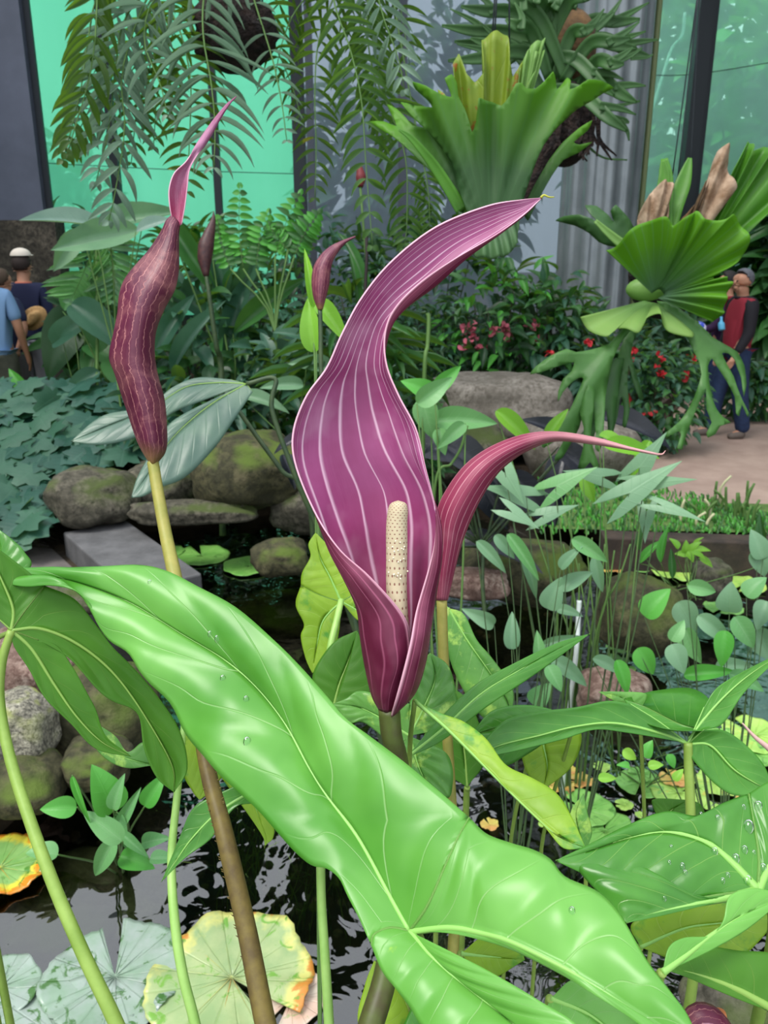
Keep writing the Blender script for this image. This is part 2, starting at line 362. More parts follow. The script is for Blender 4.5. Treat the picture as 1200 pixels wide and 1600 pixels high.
# ---------------------------------------------------------------- purple arum flowers
def interp_rows(rows, nv, nu, D0):
    R = [cr([list(P(x, y, D0+d)) for (x, y, d) in r], nu) for r in rows]
    R = np.array(R); out = np.zeros((nv, nu, 3))
    for j in range(nu): out[:, j] = cr(R[:, j], nv)
    return out
rows = [
 [(612,1112,-.008),(602,1112,-.012),(592,1108,0),(598,1106,.008),(606,1106,.010),(614,1106,.008),(622,1110,0),(617,1116,-.012),(611,1120,-.014)],
 [(628,1075,-.018),(602,1082,-.022),(581,1085,0),(590,1080,.015),(608,1078,.02),(628,1076,.015),(649,1080,0),(638,1090,-.024),(618,1094,-.030)],
 [(640,1035,-.02),(610,1040,-.03),(571,1040,0),(585,1035,.02),(610,1030,.028),(640,1030,.02),(664,1036,0),(652,1045,-.028),(630,1050,-.036)],
 [(642,996,-.018),(605,1002,-.03),(564,998,0),(580,985,.025),(612,980,.035),(648,980,.025),(672,985,0),(662,998,-.028),(641,1004,-.034)],
 [(628,958,-.02),(598,962,-.028),(558,952,0),(575,930,.03),(610,925,.04),(650,930,.03),(681,922,0),(670,940,-.022),(650,955,-.026)],
 [(577,900,-.02),(560,908,-.022),(539,908,0),(560,885,.03),(605,875,.045),(650,875,.03),(688,868,0),(683,882,-.015),(668,893,-.018)],
 [(530,857,-.015),(524,863,-.012),(517,862,0),(545,835,.025),(600,820,.045),(650,820,.03),(686,818,.0),(685,832,-.008),(679,848,-.010)],
 [(493,802,-.012),(495,807,-.008),(498,807,0),(530,785,.025),(590,765,.045),(640,765,.03),(671,768,.005),(677,785,-.002),(681,800,-.004)],
 [(462,727,-.01),(465,727,-.004),(471,725,.002),(510,715,.02),(560,705,.035),(610,705,.032),(645,715,.012),(657,725,0),(665,729,-.002)],
 [(458,675,-.01),(464,672,-.003),(472,668,.004),(510,655,.02),(550,645,.03),(590,645,.032),(625,655,.018),(641,665,.005),(651,672,0)],
 [(478,620,-.01),(484,618,-.003),(492,615,.004),(520,605,.015),(550,600,.022),(580,600,.025),(602,605,.020),(614,612,.01),(623,618,.0)],
 [(510,575,-.008),(516,573,-.003),(524,572,.003),(540,568,.01),(556,565,.015),(575,563,.018),(592,564,.016),(600,567,.008),(604,570,-.002)],
 [(534,522,-.008),(540,519,-.003),(548,516,.003),(562,512,.01),(576,508,.014),(590,507,.016),(604,508,.012),(610,514,.0),(601,522,-.006)],
 [(565,465,-.006),(571,463,-.002),(580,462,.003),(592,463,.008),(605,466,.012),(620,470,.012),(638,476,.006),(634,480,-.004),(616,482,-.008)],
 [(612,408,-.005),(617,409,-.001),(625,412,.003),(636,418,.007),(650,426,.01),(664,434,.01),(680,446,.004),(672,446,-.004),(656,441,-.008)],
 [(680,355,-.004),(684,358,0),(690,364,.003),(698,372,.006),(708,381,.008),(716,390,.008),(727,404,.003),(722,404,-.002),(712,403,-.005)],
 [(760,322,-.003),(763,326,0),(766,332,.002),(769,340,.004),(773,348,.005),(777,356,.005),(780,365,.002),(778,367,-.002),(774,367,-.003)],
 [(815,312,-.001),(816,315,0),(817,319,.001),(818,323,.002),(819,327,.002),(820,331,.002),(820,335,.001),(819,336,-.001),(817,336,-.002)],
 [(846,309,0)]*9]
DM = .80
fl = thing('arum_flower', P(600,1600,.74), 'tallest striped purple arum flower open in front, cream spadix inside its hood', 'flower')
fl.location.z = -.1
mb = MB(); g = interp_rows(rows, 110, 60, DM); mb.grid(g)
mb.build('spathe', [M['sp_in'], M['sp_out'], M['rim']], fl, solid=.0016)
mb = MB(); mb.tube([P(845,309,DM), P(850,305,DM-.001), P(858,308,DM-.002), P(866,308,DM-.002)], [.0016,.001,.0006], 6)
mb.build('spathe_tip', plain('spathe_tip_yellow_green', (170,170,60), .5), fl)
q = N('spadix_cream'); uvn = q.n('TexCoord').outputs['UV']
mp = q.n('Mapping', {'Vector': uvn, 'Scale': (13., 30., 1)})
sx_ = q.n('SeparateXYZ', {0: mp.outputs[0]})
row = q.math('FLOOR', sx_.outputs[1]); fx = q.math('SUBTRACT', q.math('FRACT', q.math('ADD', sx_.outputs[0], q.math('MULTIPLY', row, .5))), .5)
fy = q.math('SUBTRACT', q.math('FRACT', sx_.outputs[1]), .5)
dd = q.math('ADD', q.math('MULTIPLY', fx, fx), q.math('MULTIPLY', fy, fy))
dot = q.n('MapRange', {'Value': dd, 'From Min': .012, 'From Max': .045, 'To Min': 1., 'To Max': 0.}).outputs[0]
col = q.mix(dot, q.mix(q.noise(40, 3), srgb((204,190,162)), srgb((178,162,130))), srgb((128,84,72)))
M['spadix'] = q.end(q.pr(col, .6, .3, q.math('SUBTRACT', 1., dot), .4, .0008))
mb = MB(); mb.tube([P(626,1010,DM-.002),P(620,930,DM-.004),P(620,860,DM-.006),P(620,820,DM-.007),P(622,795,DM-.008),P(622,782,DM-.008)], np.concatenate([np.interp(np.linspace(0,1,40),[0,.5,.8,.93,1],[.0098,.0104,.0098,.0084,.0060]),[.0035,.0005]]), 24, n=42)
mb.build('spadix', M['spadix'], fl)
mb = MB()
for k in range(22):
    px, py = 622+RNG.uniform(-15, 15), RNG.uniform(845, 905)
    off = math.sqrt(max(0, 1-((px-621)/17)**2))*.0104
    mb.ball(P(px, py, DM-.006-off), .0009, nu=6, nv=4)
mb.build('stamens', plain('stamen_cream', (236,226,200), .6), fl, kind='stuff')
mb = MB(); mb.tube([P(608,1108,DM-.002),P(612,1150,DM),P(622,1190,DM+.01),P(628,1260,DM+.015),*hang_down([P(622,1400,DM),P(603,1520,DM-.03),P(580,1600,DM-.05),P(556,1680,DM-.06)])], [.0105,.0100,.011,.0125,.0135,.014], 14, n=60)
mb.build('flower_stalk', plain('stalk_olive_maroon', (84,98,44), .45, (74,72,42), 40), fl)

# left flower, seen from behind
DL = .98
def body_rows(L, R, dep, wrap=.6):
    out = []
    for (lx, ly), (rx, ry), d in zip(L, R, dep):
        c = []
        for s in np.linspace(0, 1, 7): c.append((lx+(rx-lx)*s, ly+(ry-ly)*s, -d*math.sin(math.pi*s)**.8))
        w = (rx-lx)
        c = [(lx+w*.35, ly, d*wrap), (lx+w*.08, ly, d*.35)]+c+[(rx-w*.08, ry, d*.35), (rx-w*.3, ry, d*wrap)]
        out.append(c)
    return out
Lo = [(234,724),(216,692),(197,637),(180,585),(171,557),(178,520),(184,490),(187,460),(198,432),(232,392),(252,362),(260,345),(270,335)]
Ro = [(243,726),(259,703),(260,663),(256,622),(246,585),(241,550),(244,515),(257,482),(273,452),(279,420),(279,390),(279,366),(281,350)]
dp = [.008,.022,.030,.034,.034,.033,.032,.030,.027,.020,.014,.010,.004]
lf = thing('arum_flower', P(300,1100,.9), 'closed maroon arum flower with worn pale streaks, long twisted tip, leftmost of the tall ones', 'flower'); lf.location.z = -.1
mb = MB(); g = interp_rows(body_rows(Lo, Ro, dp), 70, 36, DL); mb.grid(g)
mb.build('spathe', [M['sp_back'], M['sp_back'], M['rim']], lf, solid=.0014)
up = [[(268,338,.0),(273,344,.002),(277,348,.003),(281,352,.002),(284,350,.0)],
 [(265,322,-.003),(272,328,.004),(278,330,.006),(284,330,.004),(289,322,-.002)],
 [(264,296,-.004),(271,300,.005),(278,300,.008),(286,298,.005),(293,290,-.003)],
 [(272,271,-.004),(278,272,.004),(284,272,.006),(290,270,.004),(296,266,-.003)],
 [(291,252,-.003),(295,249,.0),(299,247,.002),(303,247,.001),(306,246,-.002)],
 [(306,227,-.002),(309,226,-.004),(313,226,-.005),(317,227,-.004),(320,228,0)],
 [(320,206,-.001),(323,205,-.003),(326,205,-.004),(330,206,-.003),(333,207,0)],
 [(337,183,0),(339,183,-.002),(341,183,-.002),(343,184,-.002),(345,185,0)],
 [(354,163,0),(355,163,-.001),(356,163,-.001),(357,164,-.001),(358,164,0)],
 [(369,151,0)]*5]
mb = MB(); g = interp_rows(up, 60, 20, DL-.004); mb.grid(g)
mb.build('spathe_tip', [M['sp_in'], M['sp_in'], M['rim']], lf, solid=.0012)
mb = MB(); mb.tube([P(239,722,DL),P(246,765,DL-.01),P(259,835,DL-.03),P(272,895,DL-.06),P(300,1040,DL-.12),P(322,1190,DL-.18),P(350,1300,DL-.22),P(385,1450,DL-.25),*hang_down([P(415,1600,DL-.28),P(442,1700,DL-.3)])], [.0062,.0066,.007,.0075,.0085,.009,.0095,.0105,.0115,.012], 12, n=70)
mb.build('flower_stalk', M['petiole_brown'], lf)
mb = MB(); mb.tube([P(239,722,DL-.001),P(246,765,DL-.011),P(259,835,DL-.031),P(272,895,DL-.061),P(285,960,DL-.085)], [.0068,.0069,.0073,.0078,.0080], 12, n=30)
mb.build('upper_stalk', M['petiole_olive'], lf)
mb = MB()
for k in range(60):
    s = RNG.uniform(0, 1); py = 1195+s*400; px = 322+(py-1190)*.228+RNG.choice([-1, 1])*(11+2*s)
    mb.tube([P(px, py, DL-.2-.08*s), P(px+np.sign(px-322-(py-1190)*.228)*4, py-2, DL-.2-.08*s)], [.0008,.0002], 4, n=2)
mb.build('prickles', M['petiole_brown'], lf, kind='stuff')

# right flower
DR = 1.02
Up = [(682,938),(679,900),(682,850),(683,800),(700,762),(730,724),(770,697),(820,679),(870,675),(930,684),(985,699),(1028,709)]
Lw = [(699,938),(708,900),(718,860),(730,825),(748,785),(768,752),(790,727),(824,704),(868,689),(928,694),(984,703),(1029,711)]
dp = [.008,.016,.022,.026,.026,.024,.02,.014,.009,.005,.004,.001]
rf = thing('arum_flower', P(700,1000,1.0), 'red purple arum flower with a long drooping pale tip, right behind the tallest one', 'flower'); rf.location.z = -.1
mb = MB(); g = interp_rows(body_rows(Up, Lw, dp, .4), 80, 36, DR); mb.grid(g)
mb.build('spathe', [M['sp_red'], M['sp_red'], M['rim']], rf, solid=.0014)
mb = MB(); mb.tube([P(930,689,DR),P(985,701,DR),P(1030,710,DR),P(1040,704,DR)], [.0032,.0022,.0012,.0003], 8)
mb.build('spathe_tip', plain('spathe_tip_pale', (228,186,176), .5, (210,140,140), 30), rf)
mb = MB(); mb.tube([P(690,934,DR),P(692,1000,DR),P(696,1100,DR),P(705,1250,DR-.01),P(712,1400,DR-.02),*hang_down([P(700,1600,DR-.05),P(698,1700,DR-.05)])], [.0066,.0064,.0068,.0075,.008,.009], 12, n=50)
mb.build('flower_stalk', M['petiole_olive'], rf)

# small bud behind
DS = 1.5
b1 = thing('arum_flower', P(505,600,DS), 'small curved purple arum bud above lime leaves, behind the tall flowers', 'flower'); b1.location.z = -.1
Lb = [(497,484),(490,465),(487,440),(490,418),(500,400),(515,386),(535,376),(555,369)]
Rb = [(504,484),(509,465),(514,445),(516,425),(520,408),(528,394),(540,380),(556,370)]
mb = MB(); mb.grid(interp_rows(body_rows(Lb, Rb, [.005,.014,.017,.016,.013,.008,.004,.001]), 40, 26, DS))
mb.build('spathe', [M['sp_back']]*3, b1, solid=.0012)
mb = MB(); mb.tube([P(500,482,DS),P(501,520,DS),P(503,600,DS),P(520,760,DS),P(560,1000,DS),*hang_down([P(580,1080,DS+.05),P(600,1180,DS+.1)])], [.004,.0045,.006,.008], 10, n=40)
mb.build('flower_stalk', M['petiole_dark'], b1)
b2 = thing('arum_bud', GD(340,5.8), 'thin dark brown closed bud on a slender stalk, right of the leftmost flower', 'bud'); b2.location.z = 0.
mb = MB(); mb.tube([P(322,432,5.6),P(320,405,5.6),P(322,385,5.6),P(327,366,5.6),P(333,345,5.6),P(334,330,5.6)], [.018,.05,.055,.04,.018,.003], 12, n=24)
mb.build('spathe', plain('bud_brown_purple', (58,34,40), .5, (84,52,50), 40), b2)
mb = MB(); mb.tube([P(322,430,5.6),P(328,470,5.6),P(338,540,5.65),P(346,590,5.75),GD(348,5.8)], [.014,.018,.024], 8, n=30)
mb.build('flower_stalk', M['petiole_dark'], b2)
# ---------------------------------------------------------------- foreground arum leaves
fA = plane(640, 1455, .60, .000253, .00015)
J = (640,1455,.012); vn = [J,(668,1415,.0),(697,1350,-.006),(715,1310,-.006),(733,1277)]
ribM = [J,(613,1407,.012),(560,1310,.014),(510,1243,.014),(483,1200,.014),(445,1130,.014),(400,1073,.014),(350,1030,.012),(283,990,.008),(200,940,.0),(120,910,-.005),(60,900,-.01),(0,898,-.01),(-70,898,-.01)]
topM = [(733,1277),(687,1237),(633,1192),(580,1152),(540,1122),(510,1087),(470,1042),(430,1002),(370,950),(310,917),(260,892),(215,883),(150,886),(80,888),(0,888),(-70,895)]
vl = [J,(610,1450,.006),(585,1460,.0),(580,1477)]
botM = [(580,1477),(560,1433),(543,1400),(530,1373),(510,1357),(487,1352),(460,1330),(427,1293),(400,1263),(345,1212),(320,1183),(290,1147,.01),(267,1100,.01),(233,1067,.005),(217,1047),(200,1020),(170,1000),(150,970,-.005),(143,947,-.01),(117,923,-.02),(77,915,-.02),(40,917,-.02),(0,911,-.02),(-70,904,-.01)]
rR = [J,(700,1449,.004),(750,1457,.0),(800,1472,-.004),(877,1510,-.004),(933,1543,0),(990,1578,0),(1060,1622),(1100,1660)]
eR1 = [(733,1277),(760,1303),(800,1318),(833,1328),(860,1343),(883,1370),(933,1393),(967,1427),(1000,1483),(1017,1510),(1050,1553),(1077,1592),(1100,1660)]
eR2 = [J,(700,1458,.004),(750,1468,.002),(800,1484),(877,1522),(933,1557),(987,1592),(1050,1640),(1100,1660)]
rL = [J,(675,1495,.006),(720,1535,.006),(790,1590,.004),(850,1640),(900,1690)]
eL1 = [(580,1477),(597,1517),(617,1543),(640,1573),(665,1612),(720,1660),(800,1700),(900,1690)]
eL2 = [J,(700,1485,.0),(750,1510,-.004),(800,1538,-.006),(850,1568,-.006),(900,1600,-.004),(940,1650),(900,1690)]
tA = bigleaf('arum_leaf', 'huge bright green arrow shaped leaf crossing in front of the flower stalks', fA,
    [(ribM, [vl, botM], [vn, topM]), (rR, [vn, eR1], eR2), (rL, [vl, eL1], eL2)], [M['arum']]*3,
    petiole=[(640,1458,.615),(650,1480,.64),(668,1560,.66),(680,1680,.66),(680,3000,.9)], pr=.010, pmat=M['petiole'], n=90, m=16, bulge=.07, q=.05, nq=6, rib=.0030)
def bl(label, D, lobes, mats, a=.0002, b=0., **k):
    j = lobes[0][0][0]; ms = [M[x] for x in (mats if isinstance(mats, (list, tuple)) else [mats])]
    return bigleaf(k.pop('name', 'arum_leaf'), label, plane(j[0], j[1], D, a, b), lobes, (ms*3)[:3] if len(ms) == 1 else [ms[0], ms[-1], ms[0]], pmat=M[k.pop('pm', 'petiole')], **k)
J = (18,985)
bl('backlit green leaf on the left, its underside showing under the huge leaf', .80, [
  ([J,(60,982),(110,1000),(160,1035),(200,1080),(245,1150),(270,1200),(272,1238)], [[J,(60,1000)],[(60,1000),(110,1030),(150,1075),(175,1095),(215,1115),(225,1170),(245,1215),(272,1238)]],
     [[J,(35,960),(70,915)],[(70,915),(115,935),(145,970),(175,1010),(200,1035),(240,1080),(280,1140),(293,1200),(272,1238)]]),
  ([J,(20,950),(0,900),(-20,850)], [[J,(-10,960)],[(-10,960),(-40,900),(-20,850)]], [[J,(35,960),(70,915)],[(70,915),(40,890),(0,860),(-20,850)]]),
  ([J,(50,1015),(85,1070),(120,1120),(160,1160),(205,1182)], [J,(22,1010),(45,1045),(70,1090),(110,1130),(150,1170),(205,1182)], [[J,(60,1000)],[(60,1000),(90,1010),(115,1045),(140,1090),(150,1110),(165,1150),(205,1182)]])],
  'arum_under', a=.0001, b=-.0002, petiole=[(18,985,.8),(3,1035,.8),(0,1100,.8),(20,1200,.78),(75,1360,.74),(130,1490,.72),(182,1600,.71),(230,1720,.71),(250,3200,1.0)], pr=[.004,.0055,.0065,.0075,.008], n=50, m=9, bulge=-.08, q=-.05, nq=6)
bl('upright leaf edge poking up on the left border above the huge leaf', .9, [([(-30,940),(-10,900),(0,860),(-5,825)],[(-30,940),(-60,880),(-5,825)],[(-30,940),(45,890),(38,862),(18,842),(-5,825)])], 'arum_dark', petiole=[(-30,940,.9),(-60,1200,.9),(-60,3000,1.2)])
bl('small leaf curling at the foot of the backlit leaf, left rocks behind', .95, [([(150,1130),(165,1160),(185,1180),(240,1195),(250,1185)],[(150,1130),(148,1165),(175,1192),(210,1200),(250,1185)],[(150,1130),(180,1150),(200,1175),(225,1160),(250,1185)])], 'arum_varieg', petiole=[(150,1130,.95),(112,1080,.93),(62,1018,.92),(10,990,.92),(-40,1060,.92),(-60,1300,.92),(-60,3000,1.2)], pr=.003)
# pale petioles whose blades are lost behind the huge leaf
J = (470,1190)
bl('green pointed leaf hanging below the huge leaf, left of centre', .86, [
  ([J,(400,1232),(340,1270),(300,1310),(275,1345),(252,1378)], [J,(420,1250),(370,1260),(330,1310),(290,1340),(252,1378)], [J,(400,1215),(330,1245),(300,1265),(280,1310),(252,1378)]),
  ([J,(500,1250),(520,1300)],[J,(470,1260),(520,1300)],[J,(530,1240),(520,1300)])], 'arum_dark', petiole=[(500,1300,.9),(502,1400,.9),(508,1500,.88),(514,1600,.87),(520,1720,.86),(500,3000,1.1)], pr=.0058, pm='petiole_pale', bulge=-.05)
J = (290,1120)
bl('yellow mottled leaf scrap behind the olive stalk, lower left', .98, [([J,(310,1170),(325,1210),(312,1250)],[J,(285,1200),(300,1235),(312,1250)],[J,(350,1190),(335,1230),(312,1250)]), ([J,(340,1130),(410,1290),(415,1322)],[J,(300,1150),(400,1290),(415,1322)],[J,(400,1150),(428,1290),(415,1322)])], 'arum_lime', petiole=[(288,1130,.98),(276,1250,.95),(268,1340,.93),(272,1430,.9),(285,1520,.88),(305,1600,.87),(330,1720,.86),(330,3000,1.1)], pr=[.004,.0056,.006,.0065], pm='petiole_pale')
# behind the main flower
J = (533,940)
bl('lime green leaf with scalloped edge, upright left of the tallest flower', 1.15, [
  ([J,(515,900),(500,870),(493,832)],[[J,(500,930),(470,915)],[(470,915),(472,895),(485,870),(482,850),(493,832)]],[[J,(550,930),(560,920)],[(560,920),(545,890),(520,860),(493,832)]]),
  ([J,(505,970),(495,1010),(488,1052)],[[J,(500,930),(470,915)],[(470,915),(462,945),(475,975),(470,995),(478,1030),(488,1052)]],[J,(530,985),(520,1020),(488,1052)]),
  ([J,(560,955),(580,970)],[[J,(550,930),(560,920)],[(560,920),(580,970)]],[J,(560,970),(580,970)])], 'arum_lime', toward=True, petiole=[(533,938,1.14),(527,965,1.12),(515,1020,1.1),(512,1080,1.1),(560,1250,1.12),(620,1450,1.15),(630,3000,1.6)], pr=.0055, pm='petiole_pale', bulge=.03)
bl('olive green leaf tucked behind the base of the tallest flower', 1.0, [([(520,1110),(530,1070),(545,1030),(558,985)],[(520,1110),(495,1080),(490,1050),(520,1005),(558,985)],[(520,1110),(580,1090),(575,1030),(558,985)])], 'arum_under', petiole=[(520,1110,1.),(560,1280,1.),(625,1450,1.02),(540,3000,1.4)], pr=.004)
J = (640,1150)
bl('crinkled mottled leaf behind the foot of the tallest flower', .92, [
  ([J,(600,1125),(560,1105),(520,1100)],[[J,(620,1170)],[(620,1170),(570,1130),(545,1130),(530,1112),(520,1100)]],[[J,(640,1100)],[(640,1100),(590,1085),(560,1080),(540,1092),(520,1100)]]),
  ([J,(660,1110),(680,1060),(672,1020)],[[J,(640,1100)],[(640,1100),(645,1050),(672,1020)]],[J,(715,1130),(712,1080),(700,1040),(672,1020)]),
  ([J,(655,1200),(680,1250)],[[J,(620,1170)],[(620,1170),(640,1230),(680,1250)]],[J,(700,1180),(705,1240),(680,1250)])], 'arum_varieg', petiole=[(640,1150,.93),(640,1300,.95),(640,3000,1.3)], edge=.05, q=.06)
J = (700,950)
bl('long blue green mottled leaf drooping right of the stalks', 1.2, [
  ([J,(730,1000),(765,1050),(790,1090),(800,1120)],[[J,(690,940)],[(690,940),(700,1020),(725,1080),(760,1125),(800,1120)]],[J,(725,960),(745,1000),(770,1030),(800,1075),(800,1120)])], 'arum_varieg', petiole=[(700,950,1.2),(690,1100,1.2),(700,3000,1.7)], pr=.004)
bl('pale leaf behind the right stalk, low in the centre', 1.1, [([(730,1230),(725,1170),(712,1110),(700,1070)],[(730,1230),(660,1180),(680,1110),(700,1070)],[(730,1230),(760,1180),(735,1100),(700,1070)])], 'arum_under', petiole=[(730,1230,1.1),(735,3000,1.5)])
bl('narrow green leaf reaching up right from behind the flower foot', .86, [([(634,1185),(690,1140),(750,1085),(810,1048),(870,1015),(922,990)],[(634,1185),(690,1158),(760,1105),(830,1058),(880,1022),(922,990)],[(634,1185),(680,1130),(740,1072),(800,1038),(870,1005),(922,990)])], 'arum_dark', petiole=[(634,1185,.86),(632,1300,.9),(630,3000,1.3)], pr=.0045, bulge=.03)
bl('lime yellow folded leaf slanting down right from the flower foot', .80, [([(648,1095),(700,1140),(760,1200),(820,1260),(870,1305),(915,1325)],[(648,1095),(690,1120),(760,1180),(800,1240),(850,1290),(880,1325),(915,1325)],[(648,1095),(690,1115),(725,1128),(760,1155),(790,1195),(830,1215),(870,1240),(895,1280),(915,1325)])], 'arum_lime', petiole=[(648,1095,.8),(640,1180,.85),(640,3000,1.2)], pr=.003, a=.0003, b=.0001)
# right raised leaf
J = (1075,1162)
bl('leaf with a glossy cupped blade held level on the right', .92, [
  ([J,(1030,1145),(960,1130),(900,1135),(840,1150),(780,1165),(740,1185)],[J,(1040,1155),(980,1145),(930,1140),(880,1155),(800,1175),(740,1185)],[[J,(1030,1128),(985,1100)],[(985,1100),(950,1095),(900,1105),(840,1112),(790,1125),(755,1160),(740,1185)]]),
  ([J,(1095,1130),(1130,1090),(1170,1055),(1230,1015)],[[J,(1100,1140,-.01)],[(1100,1140,-.01),(1130,1130),(1165,1080),(1230,1015)]],[[J,(1100,1105)],[(1100,1105),(1120,1075),(1160,1050),(1230,1015)]]),
  ([J,(1110,1165),(1150,1205),(1210,1240)],[J,(1085,1190),(1140,1240),(1210,1240)],[[J,(1100,1140,-.01)],[(1100,1140,-.01),(1140,1145),(1190,1190),(1210,1240)]])], 'arum_dark', petiole=[(1075,1160,.92),(1076,1200,.92),(1079,1270,.92),(1085,1500,.93),(1090,3000,1.3)], pr=.0062, n=50, bulge=-.05, q=-.03)
cup = plane(1075, 1165, .92, .0006, 0)
bl('cupped shining green leaf blade seated on the level leaf', .925, [([(1100,1142),(1060,1130),(1010,1105),(975,1092)],[(1100,1142,-.01),(1050,1140,-.02),(1005,1128,-.01),(985,1108),(975,1092)],[(1100,1142),(1112,1100,.03),(1080,1076,.05),(1020,1080,.05),(975,1092)])], 'arum_dark', a=.0012, n=30, bulge=-.12, q=0, rib=0, name='arum_leaf')
bl('mottled lime leaf in shade below the level leaf', 1.05, [([(840,1130),(850,1170),(855,1200),(848,1235)],[(840,1130),(815,1160),(822,1205),(848,1235)],[(840,1130),(905,1140),(895,1195),(848,1235)])], 'arum_lime', petiole=[(840,1130,1.05),(800,1300,1.1),(800,3000,1.5)], pr=.003)
bl('deep green leaf left of the level leaf, over the pond', 1.0, [([(900,1120),(830,1130),(770,1140),(735,1150)],[(900,1120),(830,1175),(770,1200),(735,1150)],[(900,1120),(830,1102),(770,1110),(735,1150)])], 'arum_dark', petiole=[(900,1120,1.),(850,1300,1.1),(850,3000,1.5)], pr=.003)
bl('small light green leaf tip above the level leaf', 1.0, [([(1000,1110),(970,1090),(935,1081)],[(1000,1110),(965,1098),(935,1081)],[(1000,1110),(1010,1085),(970,1081),(935,1081)])], 'arum_varieg', rib=0, petiole=[(1000,1110,1.),(1010,1400,1.1),(1010,3000,1.5)], pr=.003)
# big glossy wet leaf
J = (1185,1392)
tF = bl('glossy wet leaf with water drops at the right edge', .66, [
  ([J,(1140,1345),(1100,1315),(1040,1300),(980,1310),(920,1330),(868,1345)],[[J,(1130,1398),(1080,1406)],[(1080,1406),(1040,1395),(1000,1380),(960,1390),(920,1370),(868,1345)]],[[J,(1185,1330),(1170,1240)],[(1170,1240),(1130,1255),(1090,1275),(1040,1268),(980,1290),(920,1320),(868,1345)]]),
  ([J,(1130,1404),(1080,1414),(1020,1428),(978,1442)],[J,(1130,1408),(1080,1420),(1020,1434),(978,1442)],[[J,(1130,1398),(1080,1406)],[(1080,1406),(1040,1385),(1000,1350),(960,1345),(900,1348),(930,1390),(965,1425),(978,1442)]]),
  ([J,(1210,1330),(1250,1200)],[[J,(1185,1330),(1170,1240)],[(1170,1240),(1200,1222),(1250,1200)]],[J,(1260,1390),(1280,1300),(1250,1200)])], 'arum_dark', a=.0003, b=.00005, n=50, m=12, bulge=.05, q=.04, rib=.004, petiole=[(1185,1394,.66),(1210,1450,.67),(1230,3000,1.0)], pr=.006)
bl('fresh green folded leaf rising to the right edge under the wet leaf', .60, [
  ([(1035,1520),(1075,1490),(1110,1462),(1160,1430),(1230,1400)],[(1035,1520),(1080,1500),(1120,1480),(1170,1450),(1230,1400)],[(1035,1520),(1045,1480),(1070,1465),(1110,1462),(1130,1440),(1140,1400),(1180,1388),(1230,1400)])], 'arum', b=-.0001, rib=.003, petiole=[(1035,1520,.6),(1040,3000,.9)], pr=.004)
bl('broad green leaf seen from below in the bottom right corner', .62, [
  ([(1230,1590),(1150,1545),(1080,1520),(1040,1515)],[(1230,1590),(1150,1560),(1080,1530),(1040,1515)],[(1230,1590),(1230,1500),(1150,1485),(1090,1480),(1040,1515)])], 'arum_under', petiole=[(1230,1590,.62),(1230,3000,.9)], pr=.005, pm='petiole_brown', rib=.004)
bl('pale yellow green leaf behind the folded leaf at the right', .76, [([(1000,1480),(1070,1450),(1140,1440),(1230,1420)],[(1000,1480),(1060,1500),(1150,1500),(1230,1420)],[(1000,1480),(990,1440),(1080,1405),(1180,1395),(1230,1420)])], 'arum_lime', petiole=[(1000,1480,.76),(1010,3000,1.)], pr=.004)
bl('pale green leaf below the right lobe of the huge leaf', .64, [([(860,1560),(920,1585),(960,1620),(1000,1680)],[(860,1560),(840,1620),(900,1700),(1000,1680)],[(860,1560),(900,1530),(960,1560),(1010,1620),(1000,1680)]),], 'arum', petiole=[(860,1560,.64),(850,3000,.9)], pr=.004)
bl('green leaf showing in the notch of the huge leaf', .72, [([(720,1490),(770,1495),(820,1500)],[(720,1490),(760,1530),(820,1500)],[(720,1490),(760,1462),(810,1480),(820,1500)])], 'arum_lime', petiole=[(720,1490,.72),(715,3000,1.)], pr=.004)
bl('lime leaf at the bottom centre behind the thick stalk', .80, [([(600,1640),(595,1600),(600,1560),(585,1500)],[(600,1640),(560,1600),(570,1540),(585,1500)],[(600,1640),(640,1600),(620,1540),(585,1500)])], 'arum_lime', petiole=[(600,1640,.8),(600,3000,1.1)], pr=.004)
bl('green leaf fold at the bottom edge left of the pale leaf', .74, [([(640,1700),(660,1640),(680,1580),(665,1540)],[(640,1700),(620,1640),(640,1580),(665,1540)],[(640,1700),(760,1640),(720,1580),(665,1540)])], 'arum_dark', petiole=[(640,1700,.74),(640,3000,1.1)], pr=.004)
bl('dark curled leaf tip standing beside the lime folded leaf', .95, [([(915,1330),(905,1300),(900,1270),(912,1240)],[(915,1330),(890,1300),(893,1265),(912,1240)],[(915,1330),(925,1300),(918,1270),(912,1240)])], 'arum_varieg', petiole=[(915,1330,.95),(915,1500,1.),(915,3000,1.3)], pr=.003, rib=0)
bl('small upright leaf behind the level leaf stalk', 1.05, [([(1040,1300),(1045,1270),(1075,1250)],[(1040,1300),(1020,1260),(1025,1248),(1075,1250)],[(1040,1300),(1100,1290),(1095,1258),(1075,1250)])], 'arum_under', petiole=[(1040,1300,1.05),(1040,3000,1.5)], pr=.003)
t = one(MB().tube([P(1060,1640,.66),P(1085,1592,.66),P(1118,1598,.66),P(1140,1640,.67),P(1142,1660,.67)], [.006,.011,.009,.004], 10, n=20), 'arum_bud', M['sp_back'], 'purple tip of a flower bud cut by the bottom edge', 'bud')
t = one(MB().tube([P(1160,1130,1.2),P(1180,1152,1.2),P(1210,1178,1.2),P(1250,1230,1.2)], [.001,.003,.005,.006], 8, n=24), 'arum_bud', plain('bud_pink_pale', (206,168,160), .5), 'thin pale pink flower tip at the right edge above the pads', 'bud')
